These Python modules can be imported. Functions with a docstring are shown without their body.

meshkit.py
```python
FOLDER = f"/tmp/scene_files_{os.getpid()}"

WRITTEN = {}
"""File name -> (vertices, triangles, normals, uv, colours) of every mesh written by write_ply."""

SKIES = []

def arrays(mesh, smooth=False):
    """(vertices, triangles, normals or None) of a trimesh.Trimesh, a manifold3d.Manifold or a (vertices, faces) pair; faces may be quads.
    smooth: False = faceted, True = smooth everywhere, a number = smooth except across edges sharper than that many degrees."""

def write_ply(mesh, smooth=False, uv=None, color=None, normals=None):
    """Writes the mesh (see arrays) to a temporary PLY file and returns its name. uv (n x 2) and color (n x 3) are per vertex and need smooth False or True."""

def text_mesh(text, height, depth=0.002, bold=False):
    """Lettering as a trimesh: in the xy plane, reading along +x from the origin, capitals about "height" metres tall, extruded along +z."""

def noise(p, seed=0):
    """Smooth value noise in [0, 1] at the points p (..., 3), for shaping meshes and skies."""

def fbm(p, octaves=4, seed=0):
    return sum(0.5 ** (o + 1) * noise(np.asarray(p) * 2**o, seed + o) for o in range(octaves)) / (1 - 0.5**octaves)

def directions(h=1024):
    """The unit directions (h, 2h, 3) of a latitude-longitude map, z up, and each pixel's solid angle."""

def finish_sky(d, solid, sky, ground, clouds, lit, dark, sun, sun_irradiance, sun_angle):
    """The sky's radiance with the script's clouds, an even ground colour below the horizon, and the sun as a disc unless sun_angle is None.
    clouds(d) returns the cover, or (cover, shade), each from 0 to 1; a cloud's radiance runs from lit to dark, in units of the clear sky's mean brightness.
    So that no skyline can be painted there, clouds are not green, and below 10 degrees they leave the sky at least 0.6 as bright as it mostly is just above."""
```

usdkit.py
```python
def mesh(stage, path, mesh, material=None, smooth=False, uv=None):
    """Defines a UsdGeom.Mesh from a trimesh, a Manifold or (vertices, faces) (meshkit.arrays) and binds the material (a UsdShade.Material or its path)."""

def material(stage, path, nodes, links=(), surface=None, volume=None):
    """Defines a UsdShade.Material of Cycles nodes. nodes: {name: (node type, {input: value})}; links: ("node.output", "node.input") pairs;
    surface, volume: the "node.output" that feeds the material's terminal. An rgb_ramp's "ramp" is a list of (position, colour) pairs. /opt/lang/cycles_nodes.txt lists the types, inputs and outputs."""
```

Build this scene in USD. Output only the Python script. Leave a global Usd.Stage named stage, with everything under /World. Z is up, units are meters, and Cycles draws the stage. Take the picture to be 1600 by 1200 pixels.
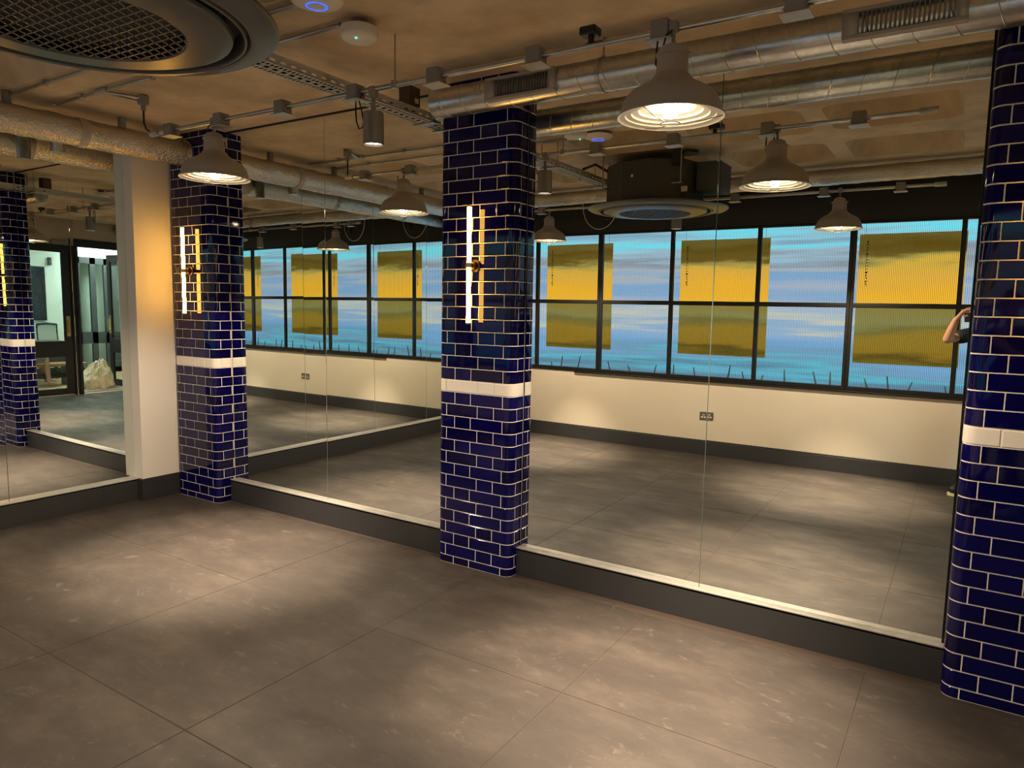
import math, random
import numpy as np, trimesh, manifold3d, usdkit, meshkit
from pxr import Usd, UsdGeom, UsdLux, UsdShade, Gf, Sdf

random.seed(7); rng = np.random.default_rng(7)
stage = Usd.Stage.CreateInMemory()
UsdGeom.Xform.Define(stage, '/World'); UsdGeom.Scope.Define(stage, '/World/Looks')

# ------------------------------------------------------------------ camera, exposure
CAM = np.array([2.5586, -3.4027, 1.5406])
RIGHT = np.array([0.84117622, 0.54044387, 0.01851982]); UP = np.array([-0.0740395, 0.08117878, 0.99394575]); FWD = np.array([-0.53566848, 0.83745473, -0.10829986])
cam = UsdGeom.Camera.Define(stage, '/World/camera')
cam.CreateHorizontalApertureAttr(36.0); cam.CreateFocalLengthAttr(1107.75 / 1600 * 36.0)
cam.CreateClippingRangeAttr((0.03, 200.0)); cam.CreateExposureAttr(0.38)
M4 = Gf.Matrix4d(*[float(v) for v in (*RIGHT, 0, *UP, 0, *(-FWD), 0, *CAM, 1)])
cam.AddTransformOp().Set(M4)
# light levels (the lamps themselves are built with their fittings further down)
PENDANT_W = 300.0      # spot in each pendant
SPILL_W = 34.0       # the same bulb's wide spill under the rim
BULB_L = 36.0         # frosted face of each pendant bulb
SPOT_W = 6.0
TUBE_L = 21.0         # sconce tubes
WINDOW_L = 1.2       # added glowing screen standing in for daylight behind the fluted glass
CORRIDOR_L = 26.0
WARM = (1.0, 0.755, 0.52); TUBE_C = (1.0, 0.48, 0.075)

# ------------------------------------------------------------------ dimensions (x along the mirror wall, y into it, z up)
CEIL = 2.785; XL = -2.82; XR = 3.77; YB = -4.02
PITCH = 0.0709; Z0 = 14.658 * PITCH

# ------------------------------------------------------------------ materials
MATS = {}
def mat(name, nodes, links=(), surface='p.BSDF'):
    MATS[name] = usdkit.material(stage, '/World/Looks/' + name, nodes, links, surface=surface); return MATS[name]
def plain(name, color, rough=0.5, metal=0.0, bump=None, **kw):
    """principled, with optional (scale, strength, distance) fine bump and slight tone mottling"""
    p = dict(base_color=color, roughness=rough, metallic=metal, **kw)
    if bump is None:
        return mat(name, {'p': ('principled_bsdf', p)})
    sc, st, di = bump
    return mat(name, {'g': ('geometry', {}), 'n': ('noise_texture', dict(scale=sc, detail=4.0)), 'b': ('bump', dict(strength=st, distance=di)), 'p': ('principled_bsdf', p)},
               [('g.position', 'n.vector'), ('n.fac', 'b.height'), ('b.normal', 'p.normal')])
def mottled(name, c1, c2, scale, rough=0.6, detail=6.0, stretch=(1, 1, 1), bump=0.0, lo=0.3, hi=0.7, metal=0.0, r2=None, **kw):
    nodes = {'g': ('geometry', {}), 'm': ('mapping', dict(scale=stretch)), 'n': ('noise_texture', dict(scale=scale, detail=detail, roughness=0.6)),
             'r': ('rgb_ramp', {'ramp': [(lo, c1), (hi, c2)]}), 'p': ('principled_bsdf', dict(roughness=rough, metallic=metal, **kw))}
    links = [('g.position', 'm.vector'), ('m.vector', 'n.vector'), ('n.fac', 'r.fac'), ('r.color', 'p.base_color')]
    if bump:
        nodes['b'] = ('bump', dict(strength=0.5, distance=bump)); links += [('n.fac', 'b.height'), ('b.normal', 'p.normal')]
    if r2 is not None:
        nodes['q'] = ('map_range', dict(from_min=lo, from_max=hi, to_min=rough, to_max=r2)); links += [('n.fac', 'q.value'), ('q.result', 'p.roughness')]
    return mat(name, nodes, links)

def glaze(name, color):
    return mat(name, {'g': ('geometry', {}), 'n': ('noise_texture', dict(scale=14.0, detail=2.0)), 'b': ('bump', dict(strength=0.12, distance=0.0016)),
                      'p': ('principled_bsdf', dict(base_color=color, roughness=0.05, ior=1.48, specular_ior_level=0.38))},
               [('g.position', 'n.vector'), ('n.fac', 'b.height'), ('b.normal', 'p.normal')])
BLUE = [glaze('tile_blue_a', (0.0022, 0.0016, 0.062)), glaze('tile_blue_b', (0.0020, 0.0012, 0.040)), glaze('tile_blue_c', (0.0030, 0.0020, 0.075))]
glaze('tile_white', (0.82, 0.78, 0.72))
plain('grout', (0.74, 0.70, 0.63), 0.85)
mat('mirror', {'p': ('metallic_bsdf', dict(color=(0.885, 0.925, 0.895), edge_tint=(0.93, 0.95, 0.93), roughness=0.0))}, surface='p.BSDF')
plain('mirror_edge', (0.20, 0.26, 0.24), 0.25)
mat('floor_rubber', {
    'g': ('geometry', {}), 'm1': ('mapping', dict(scale=(0.8, 1.5, 1.0), rotation=(0, 0, 0.5))), 'oi': ('object_info', {}),
    'n1': ('noise_texture', dict(scale=2.3, detail=7.0, roughness=0.62)), 'r1': ('rgb_ramp', {'ramp': [(0.28, (0.023, 0.0195, 0.018)), (0.50, (0.037, 0.0315, 0.0285)), (0.74, (0.070, 0.0605, 0.054))]}),
    'n2': ('noise_texture', dict(scale=11.0, detail=8.0, roughness=0.72, distortion=1.2)), 'r2': ('rgb_ramp', {'ramp': [(0.58, (0, 0, 0)), (0.78, (0.6, 0.6, 0.6))]}),
    'x': ('mix', dict(mix_type='mix', color2=(0.16, 0.138, 0.12))), 'rr': ('map_range', dict(from_min=0.3, from_max=0.7, to_min=0.62, to_max=0.44)),
    'n3': ('noise_texture', dict(scale=160.0, detail=3.0)), 'b': ('bump', dict(strength=0.25, distance=0.0012)), 'p': ('principled_bsdf', dict(specular_ior_level=0.35))},
    [('g.position', 'm1.vector'), ('m1.vector', 'n1.vector'), ('n1.fac', 'r1.fac'), ('m1.vector', 'n2.vector'), ('n2.fac', 'r2.fac'), ('r2.color', 'x.fac'), ('r1.color', 'x.color1'),
     ('x.color', 'p.base_color'), ('n1.fac', 'rr.value'), ('rr.result', 'p.roughness'), ('m1.vector', 'n3.vector'), ('n3.fac', 'b.height'), ('b.normal', 'p.normal')])
plain('floor_joint', (0.035, 0.024, 0.017), 0.8)
plain('sealant', (0.034, 0.024, 0.018), 0.7)
mottled('concrete', (0.48, 0.37, 0.245), (0.74, 0.59, 0.41), 3.4, rough=0.85, bump=0.010, lo=0.30, hi=0.66, detail=9.0)
mottled('concrete_wall', (0.40, 0.34, 0.26), (0.47, 0.40, 0.31), 1.3, rough=0.85)
mottled('wall_cream', (0.76, 0.68, 0.56), (0.80, 0.72, 0.60), 1.5, rough=0.62)
mottled('wall_black', (0.010, 0.010, 0.011), (0.014, 0.014, 0.015), 2.0, rough=0.55)
plain('pier_white', (0.80, 0.775, 0.73), 0.6)
plain('skirting_dark', (0.030, 0.031, 0.034), 0.42)
plain('frame_black', (0.010, 0.010, 0.010), 0.45)
plain('smudge_grey', (0.10, 0.16, 0.21), 0.8)
plain('vent_grey', (0.36, 0.345, 0.32), 0.5, metal=0.2)
plain('frame_grey', (0.050, 0.060, 0.060), 0.5)
mottled('aluminium', (0.40, 0.395, 0.375), (0.50, 0.49, 0.465), 30.0, rough=0.40, metal=0.45)
mottled('galvanised', (0.50, 0.51, 0.49), (0.66, 0.66, 0.62), 9.0, rough=0.34, metal=1.0, r2=0.22)
mottled('conduit_steel', (0.40, 0.40, 0.39), (0.55, 0.55, 0.53), 12.0, rough=0.30, metal=1.0)
plain('tray_zinc', (0.52, 0.52, 0.50), 0.45, metal=0.35)
mat('foil', {'g': ('geometry', {}), 'n': ('noise_texture', dict(scale=70.0, detail=8.0, roughness=0.75, distortion=0.8)), 'v': ('voronoi_texture', dict(scale=60.0)) , 'a': ('math', dict(math_type='add')),
             'b': ('bump', dict(strength=0.8, distance=0.005)), 'p': ('principled_bsdf', dict(base_color=(0.70, 0.66, 0.58), metallic=1.0, roughness=0.2))},
    [('g.position', 'n.vector'), ('g.position', 'v.vector'), ('n.fac', 'a.value1'), ('v.distance', 'a.value2'), ('a.value', 'b.height'), ('b.normal', 'p.normal')])
plain('lamp_grey', (0.34, 0.305, 0.27), 0.40, bump=(60.0, 0.12, 0.0006))
plain('enamel', (0.80, 0.74, 0.62), 0.35)
plain('guard_wire', (0.16, 0.14, 0.12), 0.4, metal=0.7)
plain('box_grey', (0.24, 0.22, 0.20), 0.5)
plain('spot_silver', (0.36, 0.34, 0.33), 0.34, metal=0.85)
plain('black_plastic', (0.012, 0.012, 0.013), 0.4)
plain('black_matte', (0.016, 0.016, 0.015), 0.6)
plain('cassette_black', (0.060, 0.060, 0.056), 0.32)
plain('white_plastic', (0.74, 0.70, 0.64), 0.38)
plain('white_cable', (0.55, 0.54, 0.50), 0.5)
plain('brown_box', (0.080, 0.056, 0.040), 0.5)
plain('paper_label', (0.62, 0.58, 0.52), 0.7)
plain('brass', (0.62, 0.46, 0.17), 0.28, metal=1.0)
plain('steel_plate', (0.34, 0.31, 0.25), 0.35, metal=0.9)
plain('bracket_bronze', (0.045, 0.022, 0.014), 0.4, metal=0.5)
mat('globe_glass', {'t': ('transparent_bsdf', dict(color=(0.96, 0.96, 0.93))), 'f': ('fresnel', dict(IOR=1.5)), 'q': ('glossy_bsdf', dict(color=(1, 1, 1), roughness=0.02)), 'm': ('mix_closure', {}), 'gb': ('geometry', {}), 'iv': ('math', dict(math_type='subtract', value1=1.0)), 'fm': ('math', dict(math_type='multiply'))},
    [('gb.backfacing', 'iv.value2'), ('iv.value', 'fm.value1'), ('f.fac', 'fm.value2'), ('fm.value', 'm.fac'), ('t.BSDF', 'm.closure1'), ('q.BSDF', 'm.closure2')], surface='m.closure')
mat('door_glass', {'t': ('transparent_bsdf', dict(color=(0.90, 0.96, 0.93))), 'f': ('fresnel', dict(IOR=1.45)), 'q': ('glossy_bsdf', dict(color=(1, 1, 1), roughness=0.0)), 'm': ('mix_closure', {}), 'gb': ('geometry', {}), 'iv': ('math', dict(math_type='subtract', value1=1.0)), 'fm': ('math', dict(math_type='multiply'))},
    [('gb.backfacing', 'iv.value2'), ('iv.value', 'fm.value1'), ('f.fac', 'fm.value2'), ('fm.value', 'm.fac'), ('t.BSDF', 'm.closure1'), ('q.BSDF', 'm.closure2')], surface='m.closure')
# fluted glass: dark and bright refraction lines are painted as a tint along the flutes, which are real corrugations of the sheet (pitch 15 mm)
mat('fluted_glass', {'g': ('geometry', {}), 's': ('separate_xyz', {}), 'k': ('math', dict(math_type='multiply', value2=2 * math.pi / 0.015)), 'c': ('math', dict(math_type='cosine')),
                     'r': ('map_range', dict(from_min=-1.0, from_max=1.0, to_min=0.74, to_max=1.0)), 'cc': ('combine_color', {}),
                     't': ('transparent_bsdf', {}), 'f': ('fresnel', dict(IOR=1.5)), 'q': ('glossy_bsdf', dict(color=(0.8, 0.8, 0.8), roughness=0.28)), 'm': ('mix_closure', {}), 'iv': ('math', dict(math_type='subtract', value1=1.0)), 'fm': ('math', dict(math_type='multiply'))},
    [('g.position', 's.vector'), ('s.x', 'k.value1'), ('k.value', 'c.value1'), ('c.value', 'r.value'), ('r.result', 'cc.r'), ('r.result', 'cc.g'), ('r.result', 'cc.b'), ('cc.color', 't.color'),
     ('g.backfacing', 'iv.value2'), ('iv.value', 'fm.value1'), ('f.fac', 'fm.value2'), ('fm.value', 'm.fac'), ('t.BSDF', 'm.closure1'), ('q.BSDF', 'm.closure2')], surface='m.closure')
def emit(name, color, strength):
    return mat(name, {'e': ('emission', dict(color=color, strength=strength))}, surface='e.emission')
emit('bulb_face', (1.0, 0.80, 0.52), BULB_L)
emit('spot_face', (1.0, 0.80, 0.58), 5.0)
emit('tube_glow', TUBE_C, TUBE_L)
emit('led_blue', (0.03, 0.10, 1.0), 1.6)
emit('led_green', (0.05, 1.0, 0.35), 2.5)
emit('ceiling_panel', (0.86, 1.0, 0.93), CORRIDOR_L)
emit('reception_glow', (1.0, 0.72, 0.38), 1.6)
def painted_glow_sheet(name, ramp, strength, zs, amp, xs):
    """a glowing sheet: streaks and reflections painted as tone bands with a slow ripple (ramp over height, z from zs[0] to zs[1])"""
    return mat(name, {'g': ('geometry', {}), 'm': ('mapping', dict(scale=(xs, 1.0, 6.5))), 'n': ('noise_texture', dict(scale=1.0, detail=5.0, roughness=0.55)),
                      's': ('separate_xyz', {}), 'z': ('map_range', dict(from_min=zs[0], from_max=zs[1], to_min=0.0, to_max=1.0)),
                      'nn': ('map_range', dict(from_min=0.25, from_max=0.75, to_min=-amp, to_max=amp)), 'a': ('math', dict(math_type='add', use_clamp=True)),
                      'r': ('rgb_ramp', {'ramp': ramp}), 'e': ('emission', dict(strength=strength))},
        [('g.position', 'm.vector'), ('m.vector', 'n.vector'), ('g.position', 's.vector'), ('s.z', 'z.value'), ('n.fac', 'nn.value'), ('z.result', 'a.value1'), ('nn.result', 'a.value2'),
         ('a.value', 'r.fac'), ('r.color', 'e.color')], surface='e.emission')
painted_glow_sheet('daylight_screen', [(0.0, (0.10, 0.20, 0.30)), (0.06, (0.10, 0.42, 0.55)), (0.10, (0.14, 0.28, 0.42)), (0.2, (0.16, 0.34, 0.58)), (0.32, (0.26, 0.38, 0.55)), (0.36, (0.50, 0.50, 0.42)),
    (0.41, (0.33, 0.42, 0.55)), (0.55, (0.34, 0.40, 0.50)), (0.66, (0.18, 0.34, 0.56)), (0.72, (0.36, 0.40, 0.46)), (0.80, (0.22, 0.27, 0.33)), (0.86, (0.30, 0.45, 0.56)), (0.92, (0.14, 0.66, 0.80)), (0.96, (0.25, 0.50, 0.62)), (1.0, (0.20, 0.34, 0.46))],
    WINDOW_L, (0.82, 2.40), 0.15, 0.28)
painted_glow_sheet('gold_upper_painted_glow', [(0.0, (0.80, 0.42, 0.030)), (0.22, (0.78, 0.40, 0.028)), (0.42, (0.70, 0.38, 0.05)), (0.55, (0.62, 0.38, 0.05)), (0.64, (0.34, 0.27, 0.07)), (0.72, (0.13, 0.085, 0.012)), (0.85, (0.10, 0.062, 0.006)), (1.0, (0.13, 0.095, 0.02))],  # wavy dark top band is a reflection on the film, painted into the glow
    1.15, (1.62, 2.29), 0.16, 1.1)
painted_glow_sheet('gold_lower_painted_dim', [(0.0, (0.17, 0.115, 0.010)), (0.08, (0.10, 0.07, 0.008)), (0.18, (0.28, 0.17, 0.014)), (0.5, (0.30, 0.19, 0.020)), (0.60, (0.17, 0.145, 0.035)), (0.75, (0.25, 0.23, 0.075)), (1.0, (0.27, 0.20, 0.035))],
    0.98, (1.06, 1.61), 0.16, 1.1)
plain('ink', (0.05, 0.035, 0.012), 0.8)
mottled('office_white', (0.72, 0.76, 0.72), (0.76, 0.80, 0.76), 1.0, rough=0.7)
mottled('wood_floor', (0.46, 0.30, 0.17), (0.58, 0.39, 0.23), 7.0, rough=0.45, stretch=(1, 9, 1))
mottled('bench_wood', (0.42, 0.22, 0.10), (0.52, 0.29, 0.14), 8.0, rough=0.45, stretch=(9, 1, 9))
plain('screen_black', (0.010, 0.018, 0.026), 0.08)
plain('chair_mesh', (0.42, 0.44, 0.40), 0.8)
mottled('canvas', (0.60, 0.53, 0.36), (0.74, 0.67, 0.48), 9.0, rough=0.9, bump=0.006)
plain('mat_grey', (0.30, 0.29, 0.26), 0.9, bump=(120, 0.3, 0.002))
plain('skin', (0.50, 0.275, 0.185), 0.5, subsurface_weight=0.08)
plain('shirt_black', (0.008, 0.008, 0.009), 0.8)
plain('trouser_black', (0.012, 0.012, 0.014), 0.8)
plain('hair_dark', (0.025, 0.016, 0.010), 0.6)
plain('denim', (0.16, 0.20, 0.26), 0.85)
plain('shoe_black', (0.015, 0.015, 0.015), 0.5)
plain('shoe_sole', (0.75, 0.64, 0.42), 0.55)
plain('phone_body', (0.02, 0.02, 0.025), 0.2)
plain('sky_blue', (0.05, 0.30, 0.50), 0.5)

# ------------------------------------------------------------------ mesh helpers
class MB:
    def __init__(s): s.v, s.f, s.n = [], [], 0
    def add(s, v, f):
        v = np.asarray(v, float); s.v.append(v); s.f.append(np.asarray(f, int) + s.n); s.n += len(v); return s
    def tm(s, m): return s.add(m.vertices, m.faces)
    def box(s, lo, hi, b=0.0):
        lo, hi = np.minimum(lo, hi).astype(float), np.maximum(lo, hi).astype(float)
        b = min(b, 0.45 * (hi - lo).min())
        if b <= 0: return s.tm(trimesh.creation.box(bounds=[lo, hi]))
        pts = []
        for sx in (0, 1):
            for sy in (0, 1):
                for sz in (0, 1):
                    c = np.array([(lo, hi)[k][i] for i, k in enumerate((sx, sy, sz))]); d = np.array([1 - 2 * sx, 1 - 2 * sy, 1 - 2 * sz]) * b
                    for k in range(3):
                        e = d.copy(); e[k] = 0; pts.append(c + e)
        return s.tm(trimesh.convex.convex_hull(np.array(pts)))
    def tube(s, pts, r, n=10, caps=True):
        p = np.asarray(pts, float); r = np.broadcast_to(np.asarray(r, float), (len(p),))
        t = np.gradient(p, axis=0); t /= np.linalg.norm(t, axis=1, keepdims=True) + 1e-12
        a = np.zeros_like(p); up = np.array([0, 0, 1.0]) if abs(t[0][2]) < 0.9 else np.array([1.0, 0, 0]); last = np.cross(t[0], up)
        for i in range(len(p)):
            q = last - t[i] * (last @ t[i]); q /= np.linalg.norm(q) + 1e-12; a[i] = q; last = q
        b = np.cross(t, a); ang = np.arange(n) * 2 * math.pi / n
        v = p[:, None] + r[:, None, None] * (np.cos(ang)[None, :, None] * a[:, None] + np.sin(ang)[None, :, None] * b[:, None])
        f = []
        for i in range(len(p) - 1):
            for j in range(n):
                k = (j + 1) % n; f += [[i * n + j, i * n + k, (i + 1) * n + k], [i * n + j, (i + 1) * n + k, (i + 1) * n + j]]
        v = v.reshape(-1, 3)
        if caps:
            c0, c1 = len(v), len(v) + 1; v = np.vstack([v, p[0], p[-1]]); e = (len(p) - 1) * n
            for j in range(n):
                k = (j + 1) % n; f += [[c0, k, j], [c1, e + j, e + k]]
        return s.add(v, f)
    def cyl(s, a, b, r, n=16): return s.tube([a, b], r, n)
    def lathe(s, prof, c=(0, 0, 0), n=48, closed=False):
        """prof: (r, z) points, turned about z through c"""
        prof = np.asarray(prof, float); ang = np.arange(n) * 2 * math.pi / n
        v = np.stack([prof[:, 0, None] * np.cos(ang), prof[:, 0, None] * np.sin(ang), np.repeat(prof[:, 1, None], n, 1)], -1) + np.asarray(c, float)
        f = []; m = len(prof)
        for i in range(m if closed else m - 1):
            i2 = (i + 1) % m
            for j in range(n):
                k = (j + 1) % n; f += [[i * n + j, i * n + k, i2 * n + k], [i * n + j, i2 * n + k, i2 * n + j]]
        return s.add(v.reshape(-1, 3), f)
    def prism(s, poly, z0, z1):
        """convex or simple polygon in plan, extruded"""
        import shapely.geometry as sg
        m = trimesh.creation.extrude_polygon(sg.Polygon(poly), z1 - z0); m.apply_translation((0, 0, z0)); return s.tm(m)
    def mesh(s): return np.vstack(s.v), np.vstack(s.f)

USED = {}
def numbered(parent, name):
    k = (parent, name); USED[k] = USED.get(k, -1) + 1
    return name if USED[k] == 0 else '%s_%03d' % (name, USED[k])
def part(parent, name, mb, material, smooth=30, label=None):
    pp = '/World' if parent is None else str(parent.GetPath())
    path = pp + '/' + numbered(pp, name)
    m = usdkit.mesh(stage, path, mb.mesh() if isinstance(mb, MB) else mb, MATS[material] if isinstance(material, str) else material, smooth=smooth)
    if label: m.GetPrim().SetCustomDataByKey('label', label)
    return m.GetPrim()
def tag(p, label=None, cat=None, group=None, kind=None):
    for k, v in (('label', label), ('category', cat), ('group', group), ('kind', kind)):
        if v: p.SetCustomDataByKey(k, v)
    return p
def thing(name, label, cat, loc=(0, 0, 0), rotz=0.0, group=None, kind=None):
    x = UsdGeom.Xform.Define(stage, '/World/' + numbered('/World', name))
    x.AddTranslateOp().Set(Gf.Vec3d(*map(float, loc)))
    if rotz: x.AddRotateZOp().Set(float(rotz))
    return tag(x.GetPrim(), label, cat, group, kind)
def struct(name, label=None, cat=None):
    x = UsdGeom.Xform.Define(stage, '/World/' + numbered('/World', name)); return tag(x.GetPrim(), label, cat, kind='structure')
def copy_of(src, loc, rotz, label, cat, group=None):
    base = src.GetName(); base = base[:-4] if base[-3:].isdigit() else base
    r = thing(base, label, cat, loc, rotz, group)
    r.GetReferences().AddInternalReference(src.GetPath())      # not instanceable: each copy's own light must shine
    return r

# ------------------------------------------------------------------ room shell
# floor: base slab (dark joints) + 1 m rubber tiles
fl = struct('floor', 'dark brown grey rubber tile floor scuffed with pale marks', 'floor')
part(fl, 'slab', MB().box((XL - 0.1, YB - 0.1, -0.08), (XR, 0.05, -0.0016)), 'floor_joint', 0)
gx = [-0.7153 + 1.003 * i for i in range(-3, 6)]; gy = [-1.0048 - 0.995 * k for k in range(-1, 5)]
def tile_slab(x0, x1, y0, y1):
    g = 0.0022
    if x1 - x0 < 0.02 or y1 - y0 < 0.02: return
    part(fl, 'floor_tile', MB().box((x0 + g, y0 + g, -0.03), (x1 - g, y1 - g, 0.0), 0.0008), 'floor_rubber', 0)
XS = [XL + 0.065] + [x for x in gx if XL + 0.09 < x < XR - 0.05] + [XR - 0.02]
for i in range(len(XS) - 1):
    for k in range(len(gy) - 1):
        y1, y0 = gy[k], max(gy[k + 1], YB + 0.03)
        if y1 > -0.5:
            # the row against the mirror wall stops short of the skirting
            a, b, g = XS[i] + 0.0022, XS[i + 1] - 0.0022, y0 + 0.0022
            if b <= 0.2: part(fl, 'floor_tile', MB().box((a, g, -0.03), (b, -0.055, 0.0), 0.0008), 'floor_rubber', 0)
            elif a >= 0.2: part(fl, 'floor_tile', MB().box((a, g, -0.03), (b, -0.115, 0.0), 0.0008), 'floor_rubber', 0)
            else: part(fl, 'floor_tile', MB().prism([(a, g), (b, g), (b, -0.115), (0.2, -0.115), (0.2, -0.055), (a, -0.055)], -0.03, 0.0), 'floor_rubber', 0)
        else: tile_slab(XS[i], XS[i + 1], y0, y1)
part(fl, 'edge_strip', MB().box((0.40, -0.1165, -0.02), (XR - 0.02, -0.03, -0.001)).box((XL + 0.06, -0.0565, -0.02), (0.10, -0.02, -0.001)), 'sealant', 0, label='brown sealed strip of floor beside the skirting')

# ceiling slab with waffle coffers over the window side of the room
def ceiling():
    import shapely.geometry as sg
    outline = sg.box(XL - 0.1, YB - 0.1, XR + 0.1, 0.1)
    cof = []
    for (x0, x1) in ((1.70, 2.46), (0.81, 1.57), (-0.08, 0.68), (-0.99, -0.23), (-2.38, -1.60), (2.59, 3.35)):
        for (y0, y1) in ((-2.00, -1.34), (-3.00, -2.34)):
            cof.append((x0, x1, y0, y1))
    rect = lambda x0, x1, y0, y1, r: sg.box(x0 + r, y0 + r, x1 - r, y1 - r).buffer(r, quad_segs=5)
    holes = [rect(*c, 0.10) for c in cof]
    soffit = outline
    for h in holes: soffit = soffit.difference(h)
    m = trimesh.creation.extrude_polygon(soffit, 0.02); m.apply_translation((0, 0, CEIL))
    mb = MB().tm(m)
    for c in cof:
        rings = []
        for ins, z in ((0.0, CEIL), (0.012, CEIL + 0.03), (0.045, CEIL + 0.13), (0.085, CEIL + 0.165), (0.14, CEIL + 0.175)):
            p = np.array(rect(c[0] + ins, c[1] - ins, c[2] + ins, c[3] - ins, 0.10).exterior.coords)[:-1]
            rings.append(np.c_[p, np.full(len(p), z)])
        n = min(len(r) for r in rings); rings = [r[:n] for r in rings]
        v = np.vstack(rings + [rings[-1].mean(0)[None]]); f = []
        for i in range(len(rings) - 1):
            for j in range(n):
                k = (j + 1) % n; f += [[i * n + j, (i + 1) * n + k, i * n + k], [i * n + j, (i + 1) * n + j, (i + 1) * n + k]]
        e = (len(rings) - 1) * n
        for j in range(n): f.append([e + j, len(v) - 1, e + (j + 1) % n])
        mb.add(v, f)
    mb.box((XL - 0.1, YB - 0.1, CEIL + 0.19), (XR + 0.1, 0.1, CEIL + 0.25))
    return mb
tag(part(None, 'ceiling', ceiling(), 'concrete', 35), 'bare brown concrete ceiling with rounded coffers on the window side', 'ceiling', kind='structure')

wm = struct('wall_mirror_side', 'wall behind the mirrors on the pillar side', 'wall')
part(wm, 'backing', MB().box((XL - 0.1, 0.010, -0.05), (XR + 0.1, 0.16, CEIL)), 'frame_black', 0)
part(wm, 'plaster', MB().box((3.05, -0.005, 0.16), (XR, 0.012, CEIL)), 'wall_cream', 0)
wl = struct('wall_left', 'wall behind the mirrors beside the white pier', 'wall')
part(wl, 'backing', MB().box((XL - 0.16, YB - 0.1, -0.05), (XL - 0.010, 0.16, CEIL)), 'frame_black', 0)

# mirrors: each pane is a thing
def mirror(lo, hi, label, group):
    lo, hi = np.array(lo, float), np.array(hi, float)
    t = thing('wall_mirror', label, 'mirror', ((lo + hi) / 2)[:2].tolist() + [lo[2]], group=None)
    o = np.array([*((lo + hi) / 2)[:2], lo[2]]); a, b = lo - o, hi - o
    ax = 1 if hi[1] - lo[1] < hi[0] - lo[0] else 0
    # front sheet is silvered; a thin polished edge shows at the joints
    face_lo, face_hi = a.copy(), b.copy(); back_lo, back_hi = a.copy(), b.copy()
    if ax == 1: face_hi[1] = face_lo[1] + 0.003; back_lo[1] = face_lo[1] + 0.0031
    else: face_lo[0] = face_hi[0] - 0.003; back_hi[0] = face_hi[0] - 0.0031
    g = 0.0022
    for q in (0, 1):
        if q != ax: face_lo[q] += g; face_hi[q] -= g; back_lo[q] += g * .4; back_hi[q] -= g * .4
    part(t, 'silvered_glass', MB().box(face_lo, face_hi), 'mirror', 0)
    part(t, 'polished_edge', MB().box(back_lo, back_hi), 'mirror_edge', 0)
    return t
B1, B2, B3 = (-2.172, -0.0624), (0.4566, 2.5726), (3.09, XR)
mirror((B1[0] + .012, 0, 0.172), (-1.135, 0.008, CEIL - 0.012), 'tall wall mirror next to the corner tiled pillar, left half of its bay', 1)
mirror((-1.135, 0, 0.172), (B1[1] - .012, 0.008, CEIL - 0.012), 'tall wall mirror directly left of the middle tiled pillar', 1)
mirror((B2[0] + .010, 0, 0.163), (1.517, 0.008, CEIL - 0.012), 'tall wall mirror directly right of the middle tiled pillar', 1)
mirror((1.517, 0, 0.163), (B2[1] - .010, 0.008, CEIL - 0.012), 'tall wall mirror next to the near right tiled pillar', 1)
YS = [-0.41, -1.285, -2.225, -3.14, YB + 0.02]
nm = ['wall mirror on the left wall touching the white pier', 'wall mirror on the left wall, second pane from the white pier', 'wall mirror on the left wall, third pane from the white pier', 'wall mirror on the left wall, pane nearest the windows']
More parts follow.
